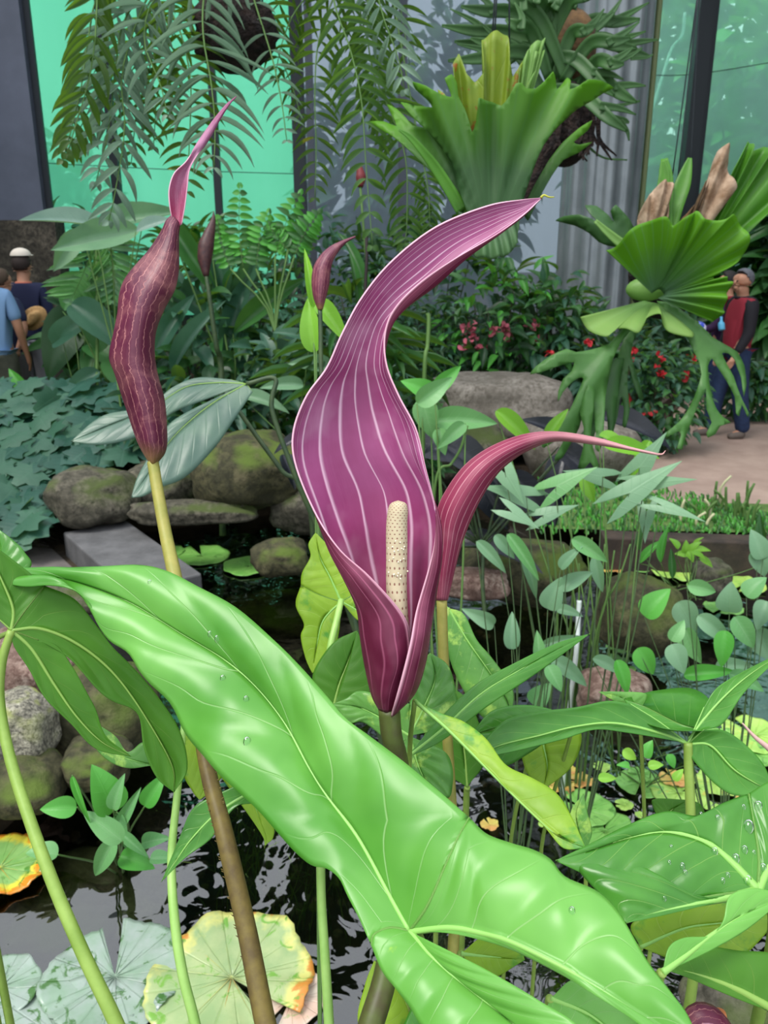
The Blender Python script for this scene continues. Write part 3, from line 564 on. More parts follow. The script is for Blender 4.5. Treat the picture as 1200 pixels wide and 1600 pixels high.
# water drops
wd = N('water_drop'); M['drop'] = wd.end(wd.n('MixShader', {0: wd.math('MULTIPLY', wd.n('Fresnel', {'IOR': 1.5}).outputs[0], 1.4), 1: wd.n('BsdfTransparent', {'Color': (.86, .95, .84, 1)}).outputs[0], 2: wd.n('BsdfGlossy', {'Roughness': .03}).outputs[0]}).outputs[0])
def drops(key, spots, label, group):
    v = GR[key]; x, y = proj_all(v)
    for (px, py, r) in spots:
        k = np.argmin((x-px)**2+(y-py)**2); c = v[k]; n = nrm(C0-c)
        m = MB(); m.ball((0,0,0), (1,1,1), nu=12, nv=8); w = m.v[0]
        e1 = nrm(np.cross(n, (0,0,1))); e2 = np.cross(n, e1); r = r/FPX*((c-C0)@FW)
        m.v[0] = c+w[:, :1]*e1*r*.8+w[:, 1:2]*e2*r*1.15+w[:, 2:]*n*r*.45
        one(m, 'water_drop', M['drop'], label, 'water drop', group)
def proj_all(v):
    q = v-C0; D = q@FW; return 600+FPX*(q@RT)/D, 800-FPX*(q@UP)/D
kF = [k for k in GR if 'glossy wet leaf with' in k][0]; kA = [k for k in GR if 'huge bright' in k][0]
drops(kF, [(1160,1261,5),(1185,1263,8),(1171,1293,11),(1118,1281,5),(1114,1330,7),(1162,1330,7),(1151,1345,8),(1192,1357,7),(1165,1377,9),(1030,1390,11),(1065,1355,6),(1072,1362,5),(1047,1345,4),(1137,1369,5),(1127,1378,5),(1041,1405,5),(1047,1325,4),(1179,1333,4),(1090,1255,4)], 'clear water drop resting on the glossy wet leaf', 'water drops on the wet leaf')
drops(kA, [(327,992,5),(338,1002,6),(345,1058,6),(381,1096,6),(385,1156,8),(892,1427,7),(236,906,4)], 'clear water drop resting on the huge arrow shaped leaf', 'water drops on the huge leaf')
for (x, y, l, a, w_, lb_) in [(1165,1560,60,60,34,'curled orange brown dead leaf caught between stalks at the bottom right'),(1135,1585,50,190,24,'smaller brown dead leaf just below the curled one')]:
    dm = MB()
    c = P(x, y, 1.0); leaf(dm, c, nrm(math.cos(math.radians(a))*RT+math.sin(math.radians(a))*UP), nrm(C0-c+rv(.4)), l/FPX, w_/FPX*1.0, 'ovate_f', .5)
    one(dm, 'dead_leaf', plain('dead_leaf_orange', (176,110,62), .7, (140,84,50), 40), lb_, 'leaf')
# ---------------------------------------------------------------- ground, pond, paths
def flat(name, pts, z, mat, depth=0., **k):
    b = bmesh.new(); vs = [b.verts.new((x, y, z)) for x, y in pts]; f = b.faces.new(vs)
    if f.normal.z < 0: f.normal_flip()
    if depth:
        r = bmesh.ops.extrude_face_region(b, geom=[f]); bmesh.ops.translate(b, verts=[v for v in r['geom'] if isinstance(v, bmesh.types.BMVert)], vec=(0, 0, -depth))
        bmesh.ops.recalc_face_normals(b, faces=b.faces)
    me = bpy.data.meshes.new(name); b.to_mesh(me); b.free(); me.materials.append(mat)
    o = bpy.data.objects.new(name, me); COL.objects.link(o)
    for a, v in k.items(): o[a] = v
    return o
WZ = -.12
def gp(x, y, z=0.): g = G(x, y, z); return (float(g[0]), float(g[1]))
shore = [gp(130,890), gp(262,885), gp(200,812), gp(330,795), gp(470,775), gp(600,760), gp(760,770), gp(900,800), gp(960,835), gp(1230,850)]
shore_l = [gp(-40,1290), gp(60,1200), gp(150,1040), gp(120,950)]
M['soil'] = plain('garden_soil', (44, 38, 30), .95, (70, 58, 44), 6, .6, 30)
M['paving'] = plain('brown_paving', (168, 146, 134), .85, (150, 128, 118), 3, .2, 60)
M['stone_path'] = plain('grey_paving', (112, 106, 104), .85, (86, 82, 80), 5, .3, 50)
M['mud'] = plain('pond_bed', (52, 50, 30), .9, (24, 26, 18), 5, .8, 14, lo=.4, hi=.6, bd=.05)
flat('floor', [(-30,5.3),(-9,5.3),(-9,-3),(-2.4,-3)]+shore_l+shore+[(6,5.25),(6,-3),(9,-3),(30,-3),(30,60),(-30,60)], 0, M['soil'], .5, kind='structure')
flat('pond_bed', [(-9,-3),(9,-3),(9,8),(-9,8)], -.62, M['mud'], kind='structure')
q = N('pond_water'); tcx = q.n('TexCoord').outputs['Object']
w1 = q.noise(9, 1.5, .4, tcx, .8); w2 = q.noise(2.5, 1, .5, tcx)
bp = q.n('Bump', {'Strength': .22, 'Distance': .02}); q.set(bp.inputs['Height'], q.math('ADD', w1, q.math('MULTIPLY', w2, 1.2)))
fr = q.n('Fresnel', {'IOR': 1.5}); q.set(fr.inputs['Normal'], bp.outputs[0])
gl = q.n('BsdfGlossy', {'Roughness': .02, 'Color': (1, 1, 1, 1)}); q.set(gl.inputs['Normal'], bp.outputs[0])
tb = q.n('BsdfTransparent', {'Color': (.30, .36, .24, 1)})
M['water'] = q.end(q.n('MixShader', {0: q.math('ADD', q.math('MULTIPLY', fr.outputs[0], 2.0), .02), 1: tb.outputs[0], 2: gl.outputs[0]}).outputs[0])
flat('pond_water', [(-8.9,-3),(8.9,-3),(8.9,7.9),(-8.9,7.9)], WZ, M['water'], kind='structure')
flat('path_surface', [gp(1040,790), gp(985,745), gp(1010,700), gp(1060,640), gp(1120,560), (4.5,17), (9,17), (9,5.0), gp(1230,800)], .012, M['paving'], kind='structure')
flat('grass_verge', [gp(860,830), gp(830,760), gp(985,745), gp(1040,788), gp(1240,792), gp(1260,838)], .02, plain('clipped_turf', (96,124,62), .9, (72,100,48), 12, .7, 60), kind='structure')
flat('path_left', [gp(-60,1200), gp(110,990), gp(125,900), gp(60,840), gp(-20,790), gp(-300,790), gp(-500,1200)], .012, M['stone_path'], kind='structure')

# ---------------------------------------------------------------- stones
def rockmat(name, c1, c2, c3, sc=6, moss=None):
    q = N(name); a = q.noise(sc, 6, .65); b = q.noise(sc*5, 5, .7)
    col = q.ramp(a, [(.32, srgb(c1)), (.5, srgb(c2)), (.68, srgb(c3))])
    col = q.mix(q.n('MapRange', {'Value': b, 'From Min': .42, 'From Max': .62}).outputs[0], col, srgb(c1))
    if moss:
        nz = q.n('SeparateXYZ', {0: q.n('NewGeometry').outputs['Normal']})
        k = q.math('MULTIPLY', q.n('MapRange', {'Value': q.noise(sc*.8, 4), 'From Min': .45, 'From Max': .6}).outputs[0], q.n('MapRange', {'Value': nz.outputs[2], 'From Min': .1, 'From Max': .7}).outputs[0])
        col = q.mix(k, col, srgb(moss))
    return q.end(q.pr(col, .85, .3, q.math('ADD', a, q.math('MULTIPLY', b, .6)), .7, .02))
M['rock_grey'] = rockmat('rock_grey_brown', (58,56,48), (98,94,82), (130,124,108), 5, (72,84,44))
M['rock_moss'] = rockmat('rock_mossy', (50,50,36), (82,80,56), (108,102,78), 5, (82,100,40))
M['rock_pale'] = rockmat('rock_granite', (78,76,70), (160,156,140), (206,202,182), 16, (150,158,90))
M['rock_pink'] = rockmat('rock_pinkish', (96,74,66), (140,118,108), (170,156,144), 9)
M['rock_slab'] = rockmat('rock_slab', (96,90,82), (126,120,112), (148,142,134), 4)
def rock(px, py, D, w, h, mat, label, name='boulder', dpt=None, seed=0, z=None, flatten=None, rot=0., amp=.16):
    """px, py: middle of the stone in the photo; w, h its size in pixels"""
    c = P(px, py, D); rx = w/FPX*D/2; rz = h/FPX*D/2*1.05; ry = (dpt or min(rx, rz*1.6))
    b = bmesh.new(); bmesh.ops.create_icosphere(b, subdivisions=4, radius=1)
    for v in b.verts:
        d = v.co.normalized(); s = Vector((seed*3.1, seed*1.7, 5))
        k = 1+amp*mnoise.noise(d*1.3+s)*1.6+amp*.45*mnoise.noise(d*3.5+s)+amp*.18*mnoise.noise(d*9+s)
        p = d*k; 
        for ax in range(3): p[ax] = math.copysign(abs(p[ax])**.82, p[ax])
        v.co = Vector((p.x*rx, p.y*ry, p.z*rz))
    me = bpy.data.meshes.new(name); b.to_mesh(me); b.free(); me.materials.append(mat)
    me.polygons.foreach_set('use_smooth', [True]*len(me.polygons))
    o = bpy.data.objects.new(name, me); COL.objects.link(o); o.location = c; o.rotation_euler = (0, 0, rot)
    o['label'] = label; o['category'] = 'rock' ; return o
R_ = [
 (145,775,5.6,135,85,'rock_grey','rounded grey brown boulder at the pond edge, left of the mossy one'),
 (385,735,5.5,170,115,'rock_moss','mossy boulder at the far pond edge under the drooping leaf'),
 (300,800,5.3,200,34,'rock_grey','long low flat stone below the two pond edge boulders'),
 (250,760,5.9,120,80,'rock_grey','dark stone squeezed between the two pond edge boulders'),
 (500,790,5.6,160,80,'rock_grey','dark wet stone at the back of the pond'),
 (778,640,7.9,236,112,'rock_slab','big smooth pale boulder behind the pond'),
 (720,700,7.2,160,90,'rock_grey','shaded boulder under the dark purple leaves'),
 (905,700,7.2,170,110,'rock_slab','pale boulder half hidden under the tattered staghorn fronds'),
 (742,912,4.6,110,42,'rock_pink','flat pinkish stone just above the water in the middle'),
 (1000,962,4.2,128,116,'rock_moss','round brown boulder standing in the pond'),
 (820,890,4.9,190,90,'rock_moss','dark stone in the shade behind the thin pond stems'),
 (28,1135,3.1,115,105,'rock_pale','speckled pale granite boulder at the left edge'),
 (60,1040,3.5,170,110,'rock_pink','pinkish boulder behind the speckled granite one'),
 (165,1110,3.4,160,150,'rock_moss','wet brown boulder at the waterline, right of the granite one'),
 (40,1225,3.0,120,80,'rock_moss','dark low stone under the speckled granite boulder'),
 (150,1190,3.1,110,70,'rock_moss','wet stone half under water below the brown boulder'),
 (120,930,4.3,200,50,'rock_grey','flat grey stone step beside the concrete kerb'),
 (960,1085,3.0,120,60,'rock_pink','reddish stone under water below the round boulder'),
 (1150,1560,2.0,150,80,'rock_grey','dark stone under the leaves at the lower right'),
 (1110,905,4.7,60,60,'rock_grey','small dark stone at the kerb, right of the round boulder'),
 (440,870,5.0,90,50,'rock_moss','submerged round stone beyond the small lily pads'),
]
for x, y, r, hz, m, lb in [(95,1440,.24,.10,'rock_moss','sunken brown stone between the lily pads at lower left'),(880,1170,.22,.10,'rock_moss','sunken stone in the pond below the level leaf'),(150,1400,.3,.08,'rock_slab','pale flat slab added under the water in place of a reflection, lower left'),(420,960,.34,.1,'rock_moss','sunken mossy stone beyond the huge leaf')]:  # the pale slab is added where a skylight reflection lies on the water
    g = G(x, y, WZ-.16); D = (g-C0)@FW; rock(x, y, D, r*2/D*FPX, hz*2/D*FPX, M[m], lb, seed=x, dpt=r*.8)
for i, (x, y, D, w, h, m, lb) in enumerate(R_):
    rock(x, y, D, w, h, M[m], lb, seed=i+1, rot=0)
# concrete kerb and black pond border
def quadblock(name, a, b, wdt, h, mat, label, cat, z=0.):
    a = np.array([*a, 0]); b = np.array([*b, 0]); d = b-a; L = np.linalg.norm(d); m = MB()
    m.box(((a+b)/2+[0, 0, z+h/2]), (L, wdt, h), 0, math.atan2(d[1], d[0])); 
    o = one(m, name, mat, label, cat, smooth=False); md = o.modifiers.new('b', 'BEVEL'); md.width = .012; md.segments = 2; return o
quadblock('concrete_kerb', gp(150,835,.1), gp(262,925,.1), .42, .34, plain('concrete_grey', (104,104,106), .8, (84,84,86), 8, .3, 60), 'grey concrete kerb block between the paved step and the pond', 'kerb', -.18)
quadblock('timber_border', gp(940,838,.1), gp(1300,850,.1), .16, .3, plain('black_timber', (44,38,34), .7, (70,58,50), 9, .3, 40), 'dark timber border along the far edge of the pond', 'border', -.18)
quadblock('garden_kerb', gp(1010,655), gp(1120,568), .2, .14, plain('kerb_brown', (86,76,68), .85, (66,58,52), 9, .3, 40), 'low brown kerb between the path and the flower bed', 'kerb', 0)

# ---------------------------------------------------------------- lily pads
def padmat(name, c1, c2, spot, edge=None, rough=.3, es=.82, sp=.58):
    q = N(name); uv = q.n('SeparateXYZ', {0: q.n('TexCoord').outputs['UV']})
    col = q.mix(q.n('MapRange', {'Value': q.noise(9, 4, .6), 'From Min': .38, 'From Max': .62}).outputs[0], srgb(c1), srgb(c2))
    if edge:
        r = q.math('ADD', uv.outputs[0], q.math('MULTIPLY', q.math('SUBTRACT', q.noise(7, 4, .6), .5), 1.1))
        col = q.mix(q.n('MapRange', {'Value': r, 'From Min': es-.15, 'From Max': es}).outputs[0], col, srgb(edge[0]))
        col = q.mix(q.n('MapRange', {'Value': q.math('ADD', r, q.math('MULTIPLY', q.noise(23, 3), .5)), 'From Min': es+.28, 'From Max': es+.36}).outputs[0], col, srgb(edge[1]))
    col = q.mix(q.n('MapRange', {'Value': q.noise(15, 5, .65, None, 1.), 'From Min': sp, 'From Max': sp+.06}).outputs[0], col, srgb(spot))
    v = q.math('ABSOLUTE', q.math('SUBTRACT', q.math('FRACT', q.math('MULTIPLY', uv.outputs[1], 16.)), .5))
    vm = q.n('MapRange', {'Value': v, 'From Min': 0., 'From Max': .07, 'To Min': 1., 'To Max': 0.}).outputs[0]
    col = q.mix(q.math('MULTIPLY', vm, .12), col, srgb(spot))
    return q.end(q.pr(col, rough, .6, q.math('ADD', q.noise(8, 3), q.math('MULTIPLY', vm, -.3)), .5, .012))
M['pad_grey'] = padmat('lily_pad_grey', (128,154,132), (150,164,156), (66,108,52), rough=.28, sp=.55)
M['pad_yellow'] = padmat('lily_pad_yellowing', (140,166,112), (164,180,126), (110,160,60), ((206,204,118), (206,138,60)), es=.98)
M['pad_yl'] = padmat('lily_pad_green_orange_edge', (112,160,84), (136,176,104), (78,130,52), ((216,206,70), (214,134,40)), es=.85)
M['pad_green'] = padmat('lily_pad_green', (110,172,78), (134,190,96), (84,140,60), es=.9)
M['pad_bright'] = padmat('lily_pad_bright', (150,196,90), (172,210,104), (196,200,90), es=.9)
M['pad_decay'] = padmat('lily_pad_old', (200,190,90), (214,160,96), (120,90,50), es=.9)
def pad(px, py, rpx, mat, label, group=None, ang=0., wav=.03, z=None, teeth=0, name='lily_pad', stem=True, notch=.16, crump=.0, sq=1.):
    z = WZ+.008 if z is None else z; c = G(px, py, z); D = (c-C0)@FW; r = rpx/FPX*D
    n = 72; th = np.linspace(notch, 2*math.pi-notch, n)+ang; rings = np.array([.02, .2, .4, .6, .8, .93, 1.]); g = np.zeros((len(rings), n, 3)); uv = np.zeros((len(rings), n, 2))
    sd = RNG.uniform(0, 6)
    rad = 1+.035*np.sin(3*th+sd)+.025*np.sin(7*th+sd*2)+(teeth*.03*np.abs(np.sin(th*17+sd)) if teeth else 0)
    for i, k in enumerate(rings):
        g[i, :, 0] = c[0]+np.cos(th)*r*k*rad; g[i, :, 1] = c[1]+np.sin(th)*r*k*rad*sq
        g[i, :, 2] = c[2]+wav*r*(k**3)*(np.sin(5*th+sd)+.6*np.sin(11*th+sd*3))*.8+crump*r*k**2*np.abs(np.sin(9*th+sd))+.004+wav*r*k**2
        uv[i, :, 0] = k; uv[i, :, 1] = (th-ang)/(2*math.pi)
    t = MB().grid(g, 0, uv); 
    f_ = t.build(name, mat, None, solid=.004*min(1, r/.15)); f_['label'] = label; f_['category'] = 'lily pad'
    if group: f_['group'] = group
    if stem:
        m = MB(); m.tube([c+[0, 0, .003], c+[.02*r, -.02, -.1], c+[.05, -.1, -.45]], .004, 6); m.build('pad_stem', M['petiole_brown'], f_)
        m = MB()
        for a in np.linspace(notch*2, 2*math.pi-notch*2, 11)+ang:
            m.tube([c+[0, 0, .008], c+[math.cos(a)*r*.4, math.sin(a)*r*.4*sq, .007+wav*r*.1], c+[math.cos(a)*r*.75, math.sin(a)*r*.75*sq, .005+wav*r*.4]], [.0022, .0012, .0003], 4, n=5)
        m.build('pad_vein', mat, f_, kind='stuff')
    return f_
pad(180,1528,106,M['pad_grey'],'largest grey green lily pad with dark blotches at lower left', wav=.05, ang=1.9, teeth=1)
pad(362,1530,126,M['pad_yellow'],'big yellowing lily pad with orange edge at the bottom', wav=.06, ang=-.7, teeth=1)
pad(0,1545,62,M['pad_grey'],'grey lily pad cut by the left edge', wav=.05, ang=2.5)
pad(95,1625,110,M['pad_grey'],'grey lily pad at the bottom left corner under its neighbours', wav=.04, ang=.5, z=WZ+.002)
pad(0,1358,72,M['pad_yl'],'green lily pad with a holed orange corner at the left edge', wav=.07, ang=3.5, teeth=1, crump=.05)
pad(455,1560,55,padmat('lily_pad_pinkish',(196,186,170),(214,180,160),(160,170,120)),'torn pinkish pad piece right of the yellowing pad', wav=.03, ang=-2, z=WZ+.001)
pad(388,885,40,M['pad_green'],'small green lily pad beyond the huge leaf, right of two', ang=1., wav=.02)
pad(315,869,44,M['pad_green'],'green lily pad just behind the olive stalk', ang=2., wav=.02, z=WZ+.003)
pad(265,862,24,M['pad_green'],'little lily pad partly behind the olive stalk', ang=2., wav=.02)
pad(1000,1225,36,M['pad_green'],'notched round green pad below the level leaf', ang=-1.9, wav=.03)
pad(912,1265,46,M['pad_green'],'pale green pad left of the notched round pad', ang=2.4, wav=.04)
pad(945,1300,50,M['pad_green'],'pale green pad just above the wet leaf', ang=1.4, wav=.04, z=WZ+.002)
pad(1060,1240,42,M['pad_bright'],'yellow green pad beside the level leaf stalk', ang=.4, wav=.04)
pad(1052,1218,22,M['pad_decay'],'small yellow pad overlapping the yellow green one', ang=2, wav=.08, z=WZ+.016)
pad(1120,1225,34,M['pad_bright'],'bright pad right of the level leaf stalk', ang=1, wav=.05)
pad(878,1232,20,M['pad_decay'],'shrivelled yellow floating leaf with brown rim, left of two', ang=1, wav=.12)
pad(908,1222,19,M['pad_decay'],'shrivelled tan floating leaf, right of two', ang=3, wav=.12)
pad(1000,1212,20,M['pad_green'],'small pad above the notched round one', ang=3, wav=.06, z=WZ+.014)
pad(975,1259,14,M['pad_bright'],'tiny green pad under the notched pad', ang=3, wav=.06)
pad(1140,1175,60,M['pad_green'],'green pad under the lower lobe of the level leaf', ang=3, wav=.06)
pad(1180,1150,50,M['pad_bright'],'bright floating pad at the right edge', ang=2, wav=.06, z=WZ+.015)
pad(1055,895,36,M['pad_bright'],'bright yellow green pad on the water beyond the boulder', ang=2, wav=.06)
pad(1078,885,28,M['pad_green'],'green pad on the far water by the timber border', ang=2, wav=.06, z=WZ+.012)
pad(1000,886,24,M['pad_green'],'small pad behind the round boulder, beside an orange leaf', ang=1)
pad(955,890,18,M['pad_decay'],'orange brown floating leaf behind the round boulder', ang=1, wav=.1)
pad(1110,918,36,M['pad_green'],'pale green pad on open water, right of the boulder', ang=1, wav=.05)
pad(1160,915,34,M['pad_bright'],'pale pad nearest the right edge on the far water', ang=4, wav=.05)
pad(1130,950,30,M['pad_green'],'mid water pad near the bluish pond plant', ang=4, wav=.05)
for i, (x, y) in enumerate([(955,1012),(970,1018),(985,1010),(960,1027),(975,1033),(990,1025),(1003,1019),(968,1045),(985,1046)]):
    pad(x, y, 9, M['pad_green'], 'tiny round floating leaflet in the cluster before the boulder', 'tiny floating leaflets', ang=i, wav=.05, stem=False)
for i, (x, y) in enumerate([(830,1235),(850,1290),(765,1290),(1150,1225),(1180,1235),(1000,1275),(1060,1270),(1110,1262),(890,1205),(940,1200),(1160,1250)]):
    pad(x, y, RNG.uniform(8, 16), M['pad_bright'] if i % 2 else M['pad_decay'], 'small yellowish leaf floating on the pond at the lower right', 'small floating leaves at the lower right', ang=i, wav=.1, stem=False, name='floating_leaf')
# grass growing under the water
m = MB()
for k in range(150):
    x = RNG.uniform(330, 600); y = RNG.uniform(1330, 1500); b = G(x, y, -.5); a = RNG.uniform(-.7, .7)
    if k > 110: b = G(RNG.uniform(800, 1000), RNG.uniform(1480, 1620), -.5)
    L = RNG.uniform(.15, .32)
    m.tube([b, b+[a*.1*L, RNG.uniform(-.05, .05), L*.7], b+[a*.6*L, RNG.uniform(-.1, .1), L*1.05 if L*1.05 < .40 else .40], b+[a*1.3*L, .1*a, .40+RNG.uniform(-.03, .01)]], [.0022, .002, .0006], 4, n=8)
one(m, 'water_grass', plain('water_grass_olive', (110,140,52), .5, (70,100,40), 10), 'thin olive water grass swaying under the pond surface', 'grass', kind='stuff')
m = MB()
for k in range(900):
    c = G(RNG.uniform(60, 720), RNG.uniform(880, 1600), -.62) if k % 2 else G(RNG.uniform(700, 1250), RNG.uniform(900, 1400), -.62)
    m.ball(c, RNG.uniform(.012, .04)*np.array([1, 1, .6]), int(RNG.integers(0, 3)), 7, 5)
one(m, 'pond_gravel', [M['rock_moss'], M['rock_pink'], M['rock_grey']], 'brown and olive pebbles covering the pond bed', 'gravel', kind='stuff')
# ---------------------------------------------------------------- greenhouse enclosure
M['steel'] = plain('grey_blue_steel', (86,92,104), .45, (74,80,92), 3, spec=.5, metal=.3)
M['steel_dark'] = plain('dark_steel', (46,52,58), .5, spec=.5, metal=.3)
def cloth(name, tint, dif, fac, sc=2.):
    q = N(name); co = q.n('TexCoord').outputs['Object']
    st = q.noise(1., 3, .6, q.n('Mapping', {'Vector': co, 'Scale': (sc, sc, .3)}).outputs[0])
    d = q.mix(st, srgb(dif), srgb(tuple(min(255, c*1.12) for c in dif)))
    tr = q.n('BsdfTransparent', {'Color': srgb(tint)}); tl = q.n('BsdfTranslucent', {'Color': d}); df = q.n('BsdfDiffuse', {'Color': d})
    s = q.n('MixShader', {0: .3, 1: tl.outputs[0], 2: df.outputs[0]})
    return q.end(q.n('MixShader', {0: fac, 1: tr.outputs[0], 2: s.outputs[0]}).outputs[0])
M['cloth'] = cloth('green_shade_cloth', (186,250,226), (158,240,206), .52)
M['cloth_r'] = cloth('green_shade_cloth_thin', (226,255,244), (196,250,228), .32)
M['haze_glass'] = cloth('dusty_glass', (214,222,228), (160,170,182), .38)
YW = 13.0
def wpx(x, z=2.5, y=YW): D = y*math.cos(PITCH)+(CH-z)*math.sin(PITCH); return (x-600)/FPX*D
def wall(n, x0, x1, z0, z1, mat, y=YW):
    m = MB(); m.box(((x0+x1)/2, y, (z0+z1)/2), (x1-x0, .012, z1-z0)); o = m.build(n, mat, smooth=False); o['kind'] = 'structure'; return o
xs = [-9, wpx(472), wpx(632), wpx(880), 12]
wall('window_1', xs[0], xs[1], .9, 7, M['cloth'])
wall('window_2', xs[1], xs[2], .9, 7, M['haze_glass'])
wall('window_3', xs[2], xs[3], .9, 7, M['haze_glass'])
wall('window_4', xs[3], xs[4], .9, 7, M['cloth_r'])
w = wall('wall_back', -9, 12, 0, .9, plain('wall_dark_grey', (70,74,72), .8), YW+.05)
def post(px, w, y, mat, label, name='steel_post', z1=7., dpt=None, top=None):
    t = thing(name, (wpx(px, y=y), y, 0), label, 'post'); m = MB()
    m.box((wpx(px, y=y), y, z1/2), (w, dpt or w, z1)); m.build('column', mat, t, smooth=False)
    m = MB(); m.box((wpx(px, y=y), y, .02), (w*1.6, (dpt or w)*1.6, .04)); m.build('base_plate', M['steel_dark'], t, smooth=False)
    if top == 'edge':
        m = MB(); m.box((wpx(px, y=y)+w*.5+.03, y-.02, z1/2), (.09, .05, z1)); m.build('trim_strip', M['steel_dark'], t, smooth=False)
    return t
post(470, .17, 12.7, M['steel_dark'], 'dark steel post beside the green cloth, in the middle of the back wall')
post(488, .1, 12.6, M['steel'], 'pale blue steel post right beside the dark middle post')
post(342, .1, 12.8, M['steel_dark'], 'slim dark post seen behind the leftmost flower tip')
post(628, .12, 12.7, M['steel'], 'blue grey post behind the hanging fern fronds')
post(1070, .2, 12.7, M['steel_dark'], 'tall dark frame post right of the ribbed column', top='edge')
post(185, .12, 12.8, M['steel_dark'], 'dark post behind the left hanging fern fronds')
# wide leaning-free pillar at the left
post(22, .80, 11.0, plain('pillar_slate', (92,98,116), .5, (80,86,102), 2), 'wide slate grey pillar at the left edge with a dark right edge', 'pillar', dpt=.3, top='edge')
# wires
def wire(pts, label, r=.006, name='wire', mat=None):
    m = MB(); m.tube(pts, r, 5, n=16); return one(m, name, mat or M['steel_dark'], label, 'wire')
wire([(wpx(75), YW-.05, 3.05), (wpx(300), YW-.05, 2.95), (wpx(475), YW-.05, 2.9)], 'thin wire across the left green cloth')
wire([(wpx(965), YW-.05, 4.2), (wpx(1060), YW-.05, 4.2), (wpx(1210), YW-.05, 4.4)], 'thin wire across the right green cloth')
m = MB(); p0 = [P(990,225,12.6), P(1015,180,12.6), P(1035,120,12.6), P(1050,75,12.6), P(1066,55,12.6), P(1070,20,12.6)]
m.tube(p0, .022, 8, n=24); one(m, 'hose', plain('hose_white', (214,236,224), .6), 'pale curved hose hanging in front of the right green cloth', 'hose')
# ribbed metal column
c = GD(912, 10.3); R0 = .43; n = 160; th = np.linspace(0, 2*math.pi, n, endpoint=False)
rr = R0*(1+.045*np.sign(np.cos(th*12))*np.abs(np.cos(th*12))**.5)
g = np.array([[(c[0]+r*math.cos(a), c[1]+r*math.sin(a), z) for a, r in zip(th, rr)] for z in (0, 2, 4, 7)])
t = thing('ribbed_column', (c[0], c[1], 0), 'wide ribbed grey metal column behind the staghorn ferns', 'column')
MB().grid(g, 0, closed=True).build('column', plain('corrugated_zinc', (140,148,154), .34, (118,126,132), 2, spec=.6, metal=.35), t)
m = MB(); m.tube([(c[0]+R0+.03, c[1]-.1, 0), (c[0]+R0+.03, c[1]-.1, 7)], .035, 8); m.build('edge_pipe', plain('pipe_olive', (112,124,84), .5), t)
# unseen roof sheets added to darken the back beds; gaps placed for pond reflections
m = MB()
for i, x in enumerate(np.arange(-9, 9.1, 1.5)):
    m.box((x+.6, 6.2, 7.05), (1.12, 2.0, .03))
    if abs(x+5.25) > .8: m.box((x+.6, 11.3, 7.05), (1.12, 5.2, .03))
    else: m.box((x+.6, 12.7, 7.05), (1.12, 2.4, .03))
o = m.build('added_roof_blocker', plain('roof_blocker_grey', (70,78,78), .8), smooth=False); o['kind'] = 'structure'
for sx_, nm in ((-1, 'added_side_blocker_left'), (1, 'added_side_blocker_right')):  # unseen side walls added to cut low sky light and deepen contrast
    m = MB(); m.box((sx_*8.6, 5.2, 3.5), (.2, 16, 7)); o = m.build(nm, plain('side_blocker_green', (40,66,50), .9), smooth=False); o['kind'] = 'structure'
# dark stone wall left
m = MB(); m.box((wpx(20, 1.5, 10.2)-1.2, 10.3, 1.1), (3.6, .3, 2.2)); o = m.build('wall_left', rockmat('wall_stone', (40,38,34), (70,66,58), (96,90,80), 4), smooth=False); o['kind'] = 'structure'
# ---------------------------------------------------------------- planting of the beds
F = {}
def fm(k, c1, c2, vein=None, **kw): F[k] = leafmat('foliage_'+k, c1, c2, vein or c2, **{**dict(tr=.25, rough=.42, nv=8, skew=3, vw=.04, vf=.3, sc=2.5, bs=.3), **kw})
fm('deep', (26,58,34), (40,78,44)); fm('mid', (44,92,46), (64,116,58)); fm('cool', (46,88,70), (70,112,90))
fm('blue', (32,74,62), (50,96,82), (90,130,110)); fm('lime', (110,172,50), (136,190,66)); fm('pale', (104,146,112), (128,168,130))
fm('black', (22,24,34), (34,38,50), (40,44,58), tr=.03, rough=.3, spec=.5); fm('fresh', (70,150,54), (92,172,72)); fm('soft', (92,150,92), (122,178,112), (150,190,140))
fm('silver', (120,150,140), (140,168,156), (96,128,118), rough=.35)
M['petiole_dark2'] = plain('pond_stem_green', (66,92,50), .6, (50,72,42), 10)
M['twig'] = plain('stem_dark', (52,58,40), .7, (70,66,46), 20); M['twig_green'] = plain('stem_green', (84,118,58), .6)
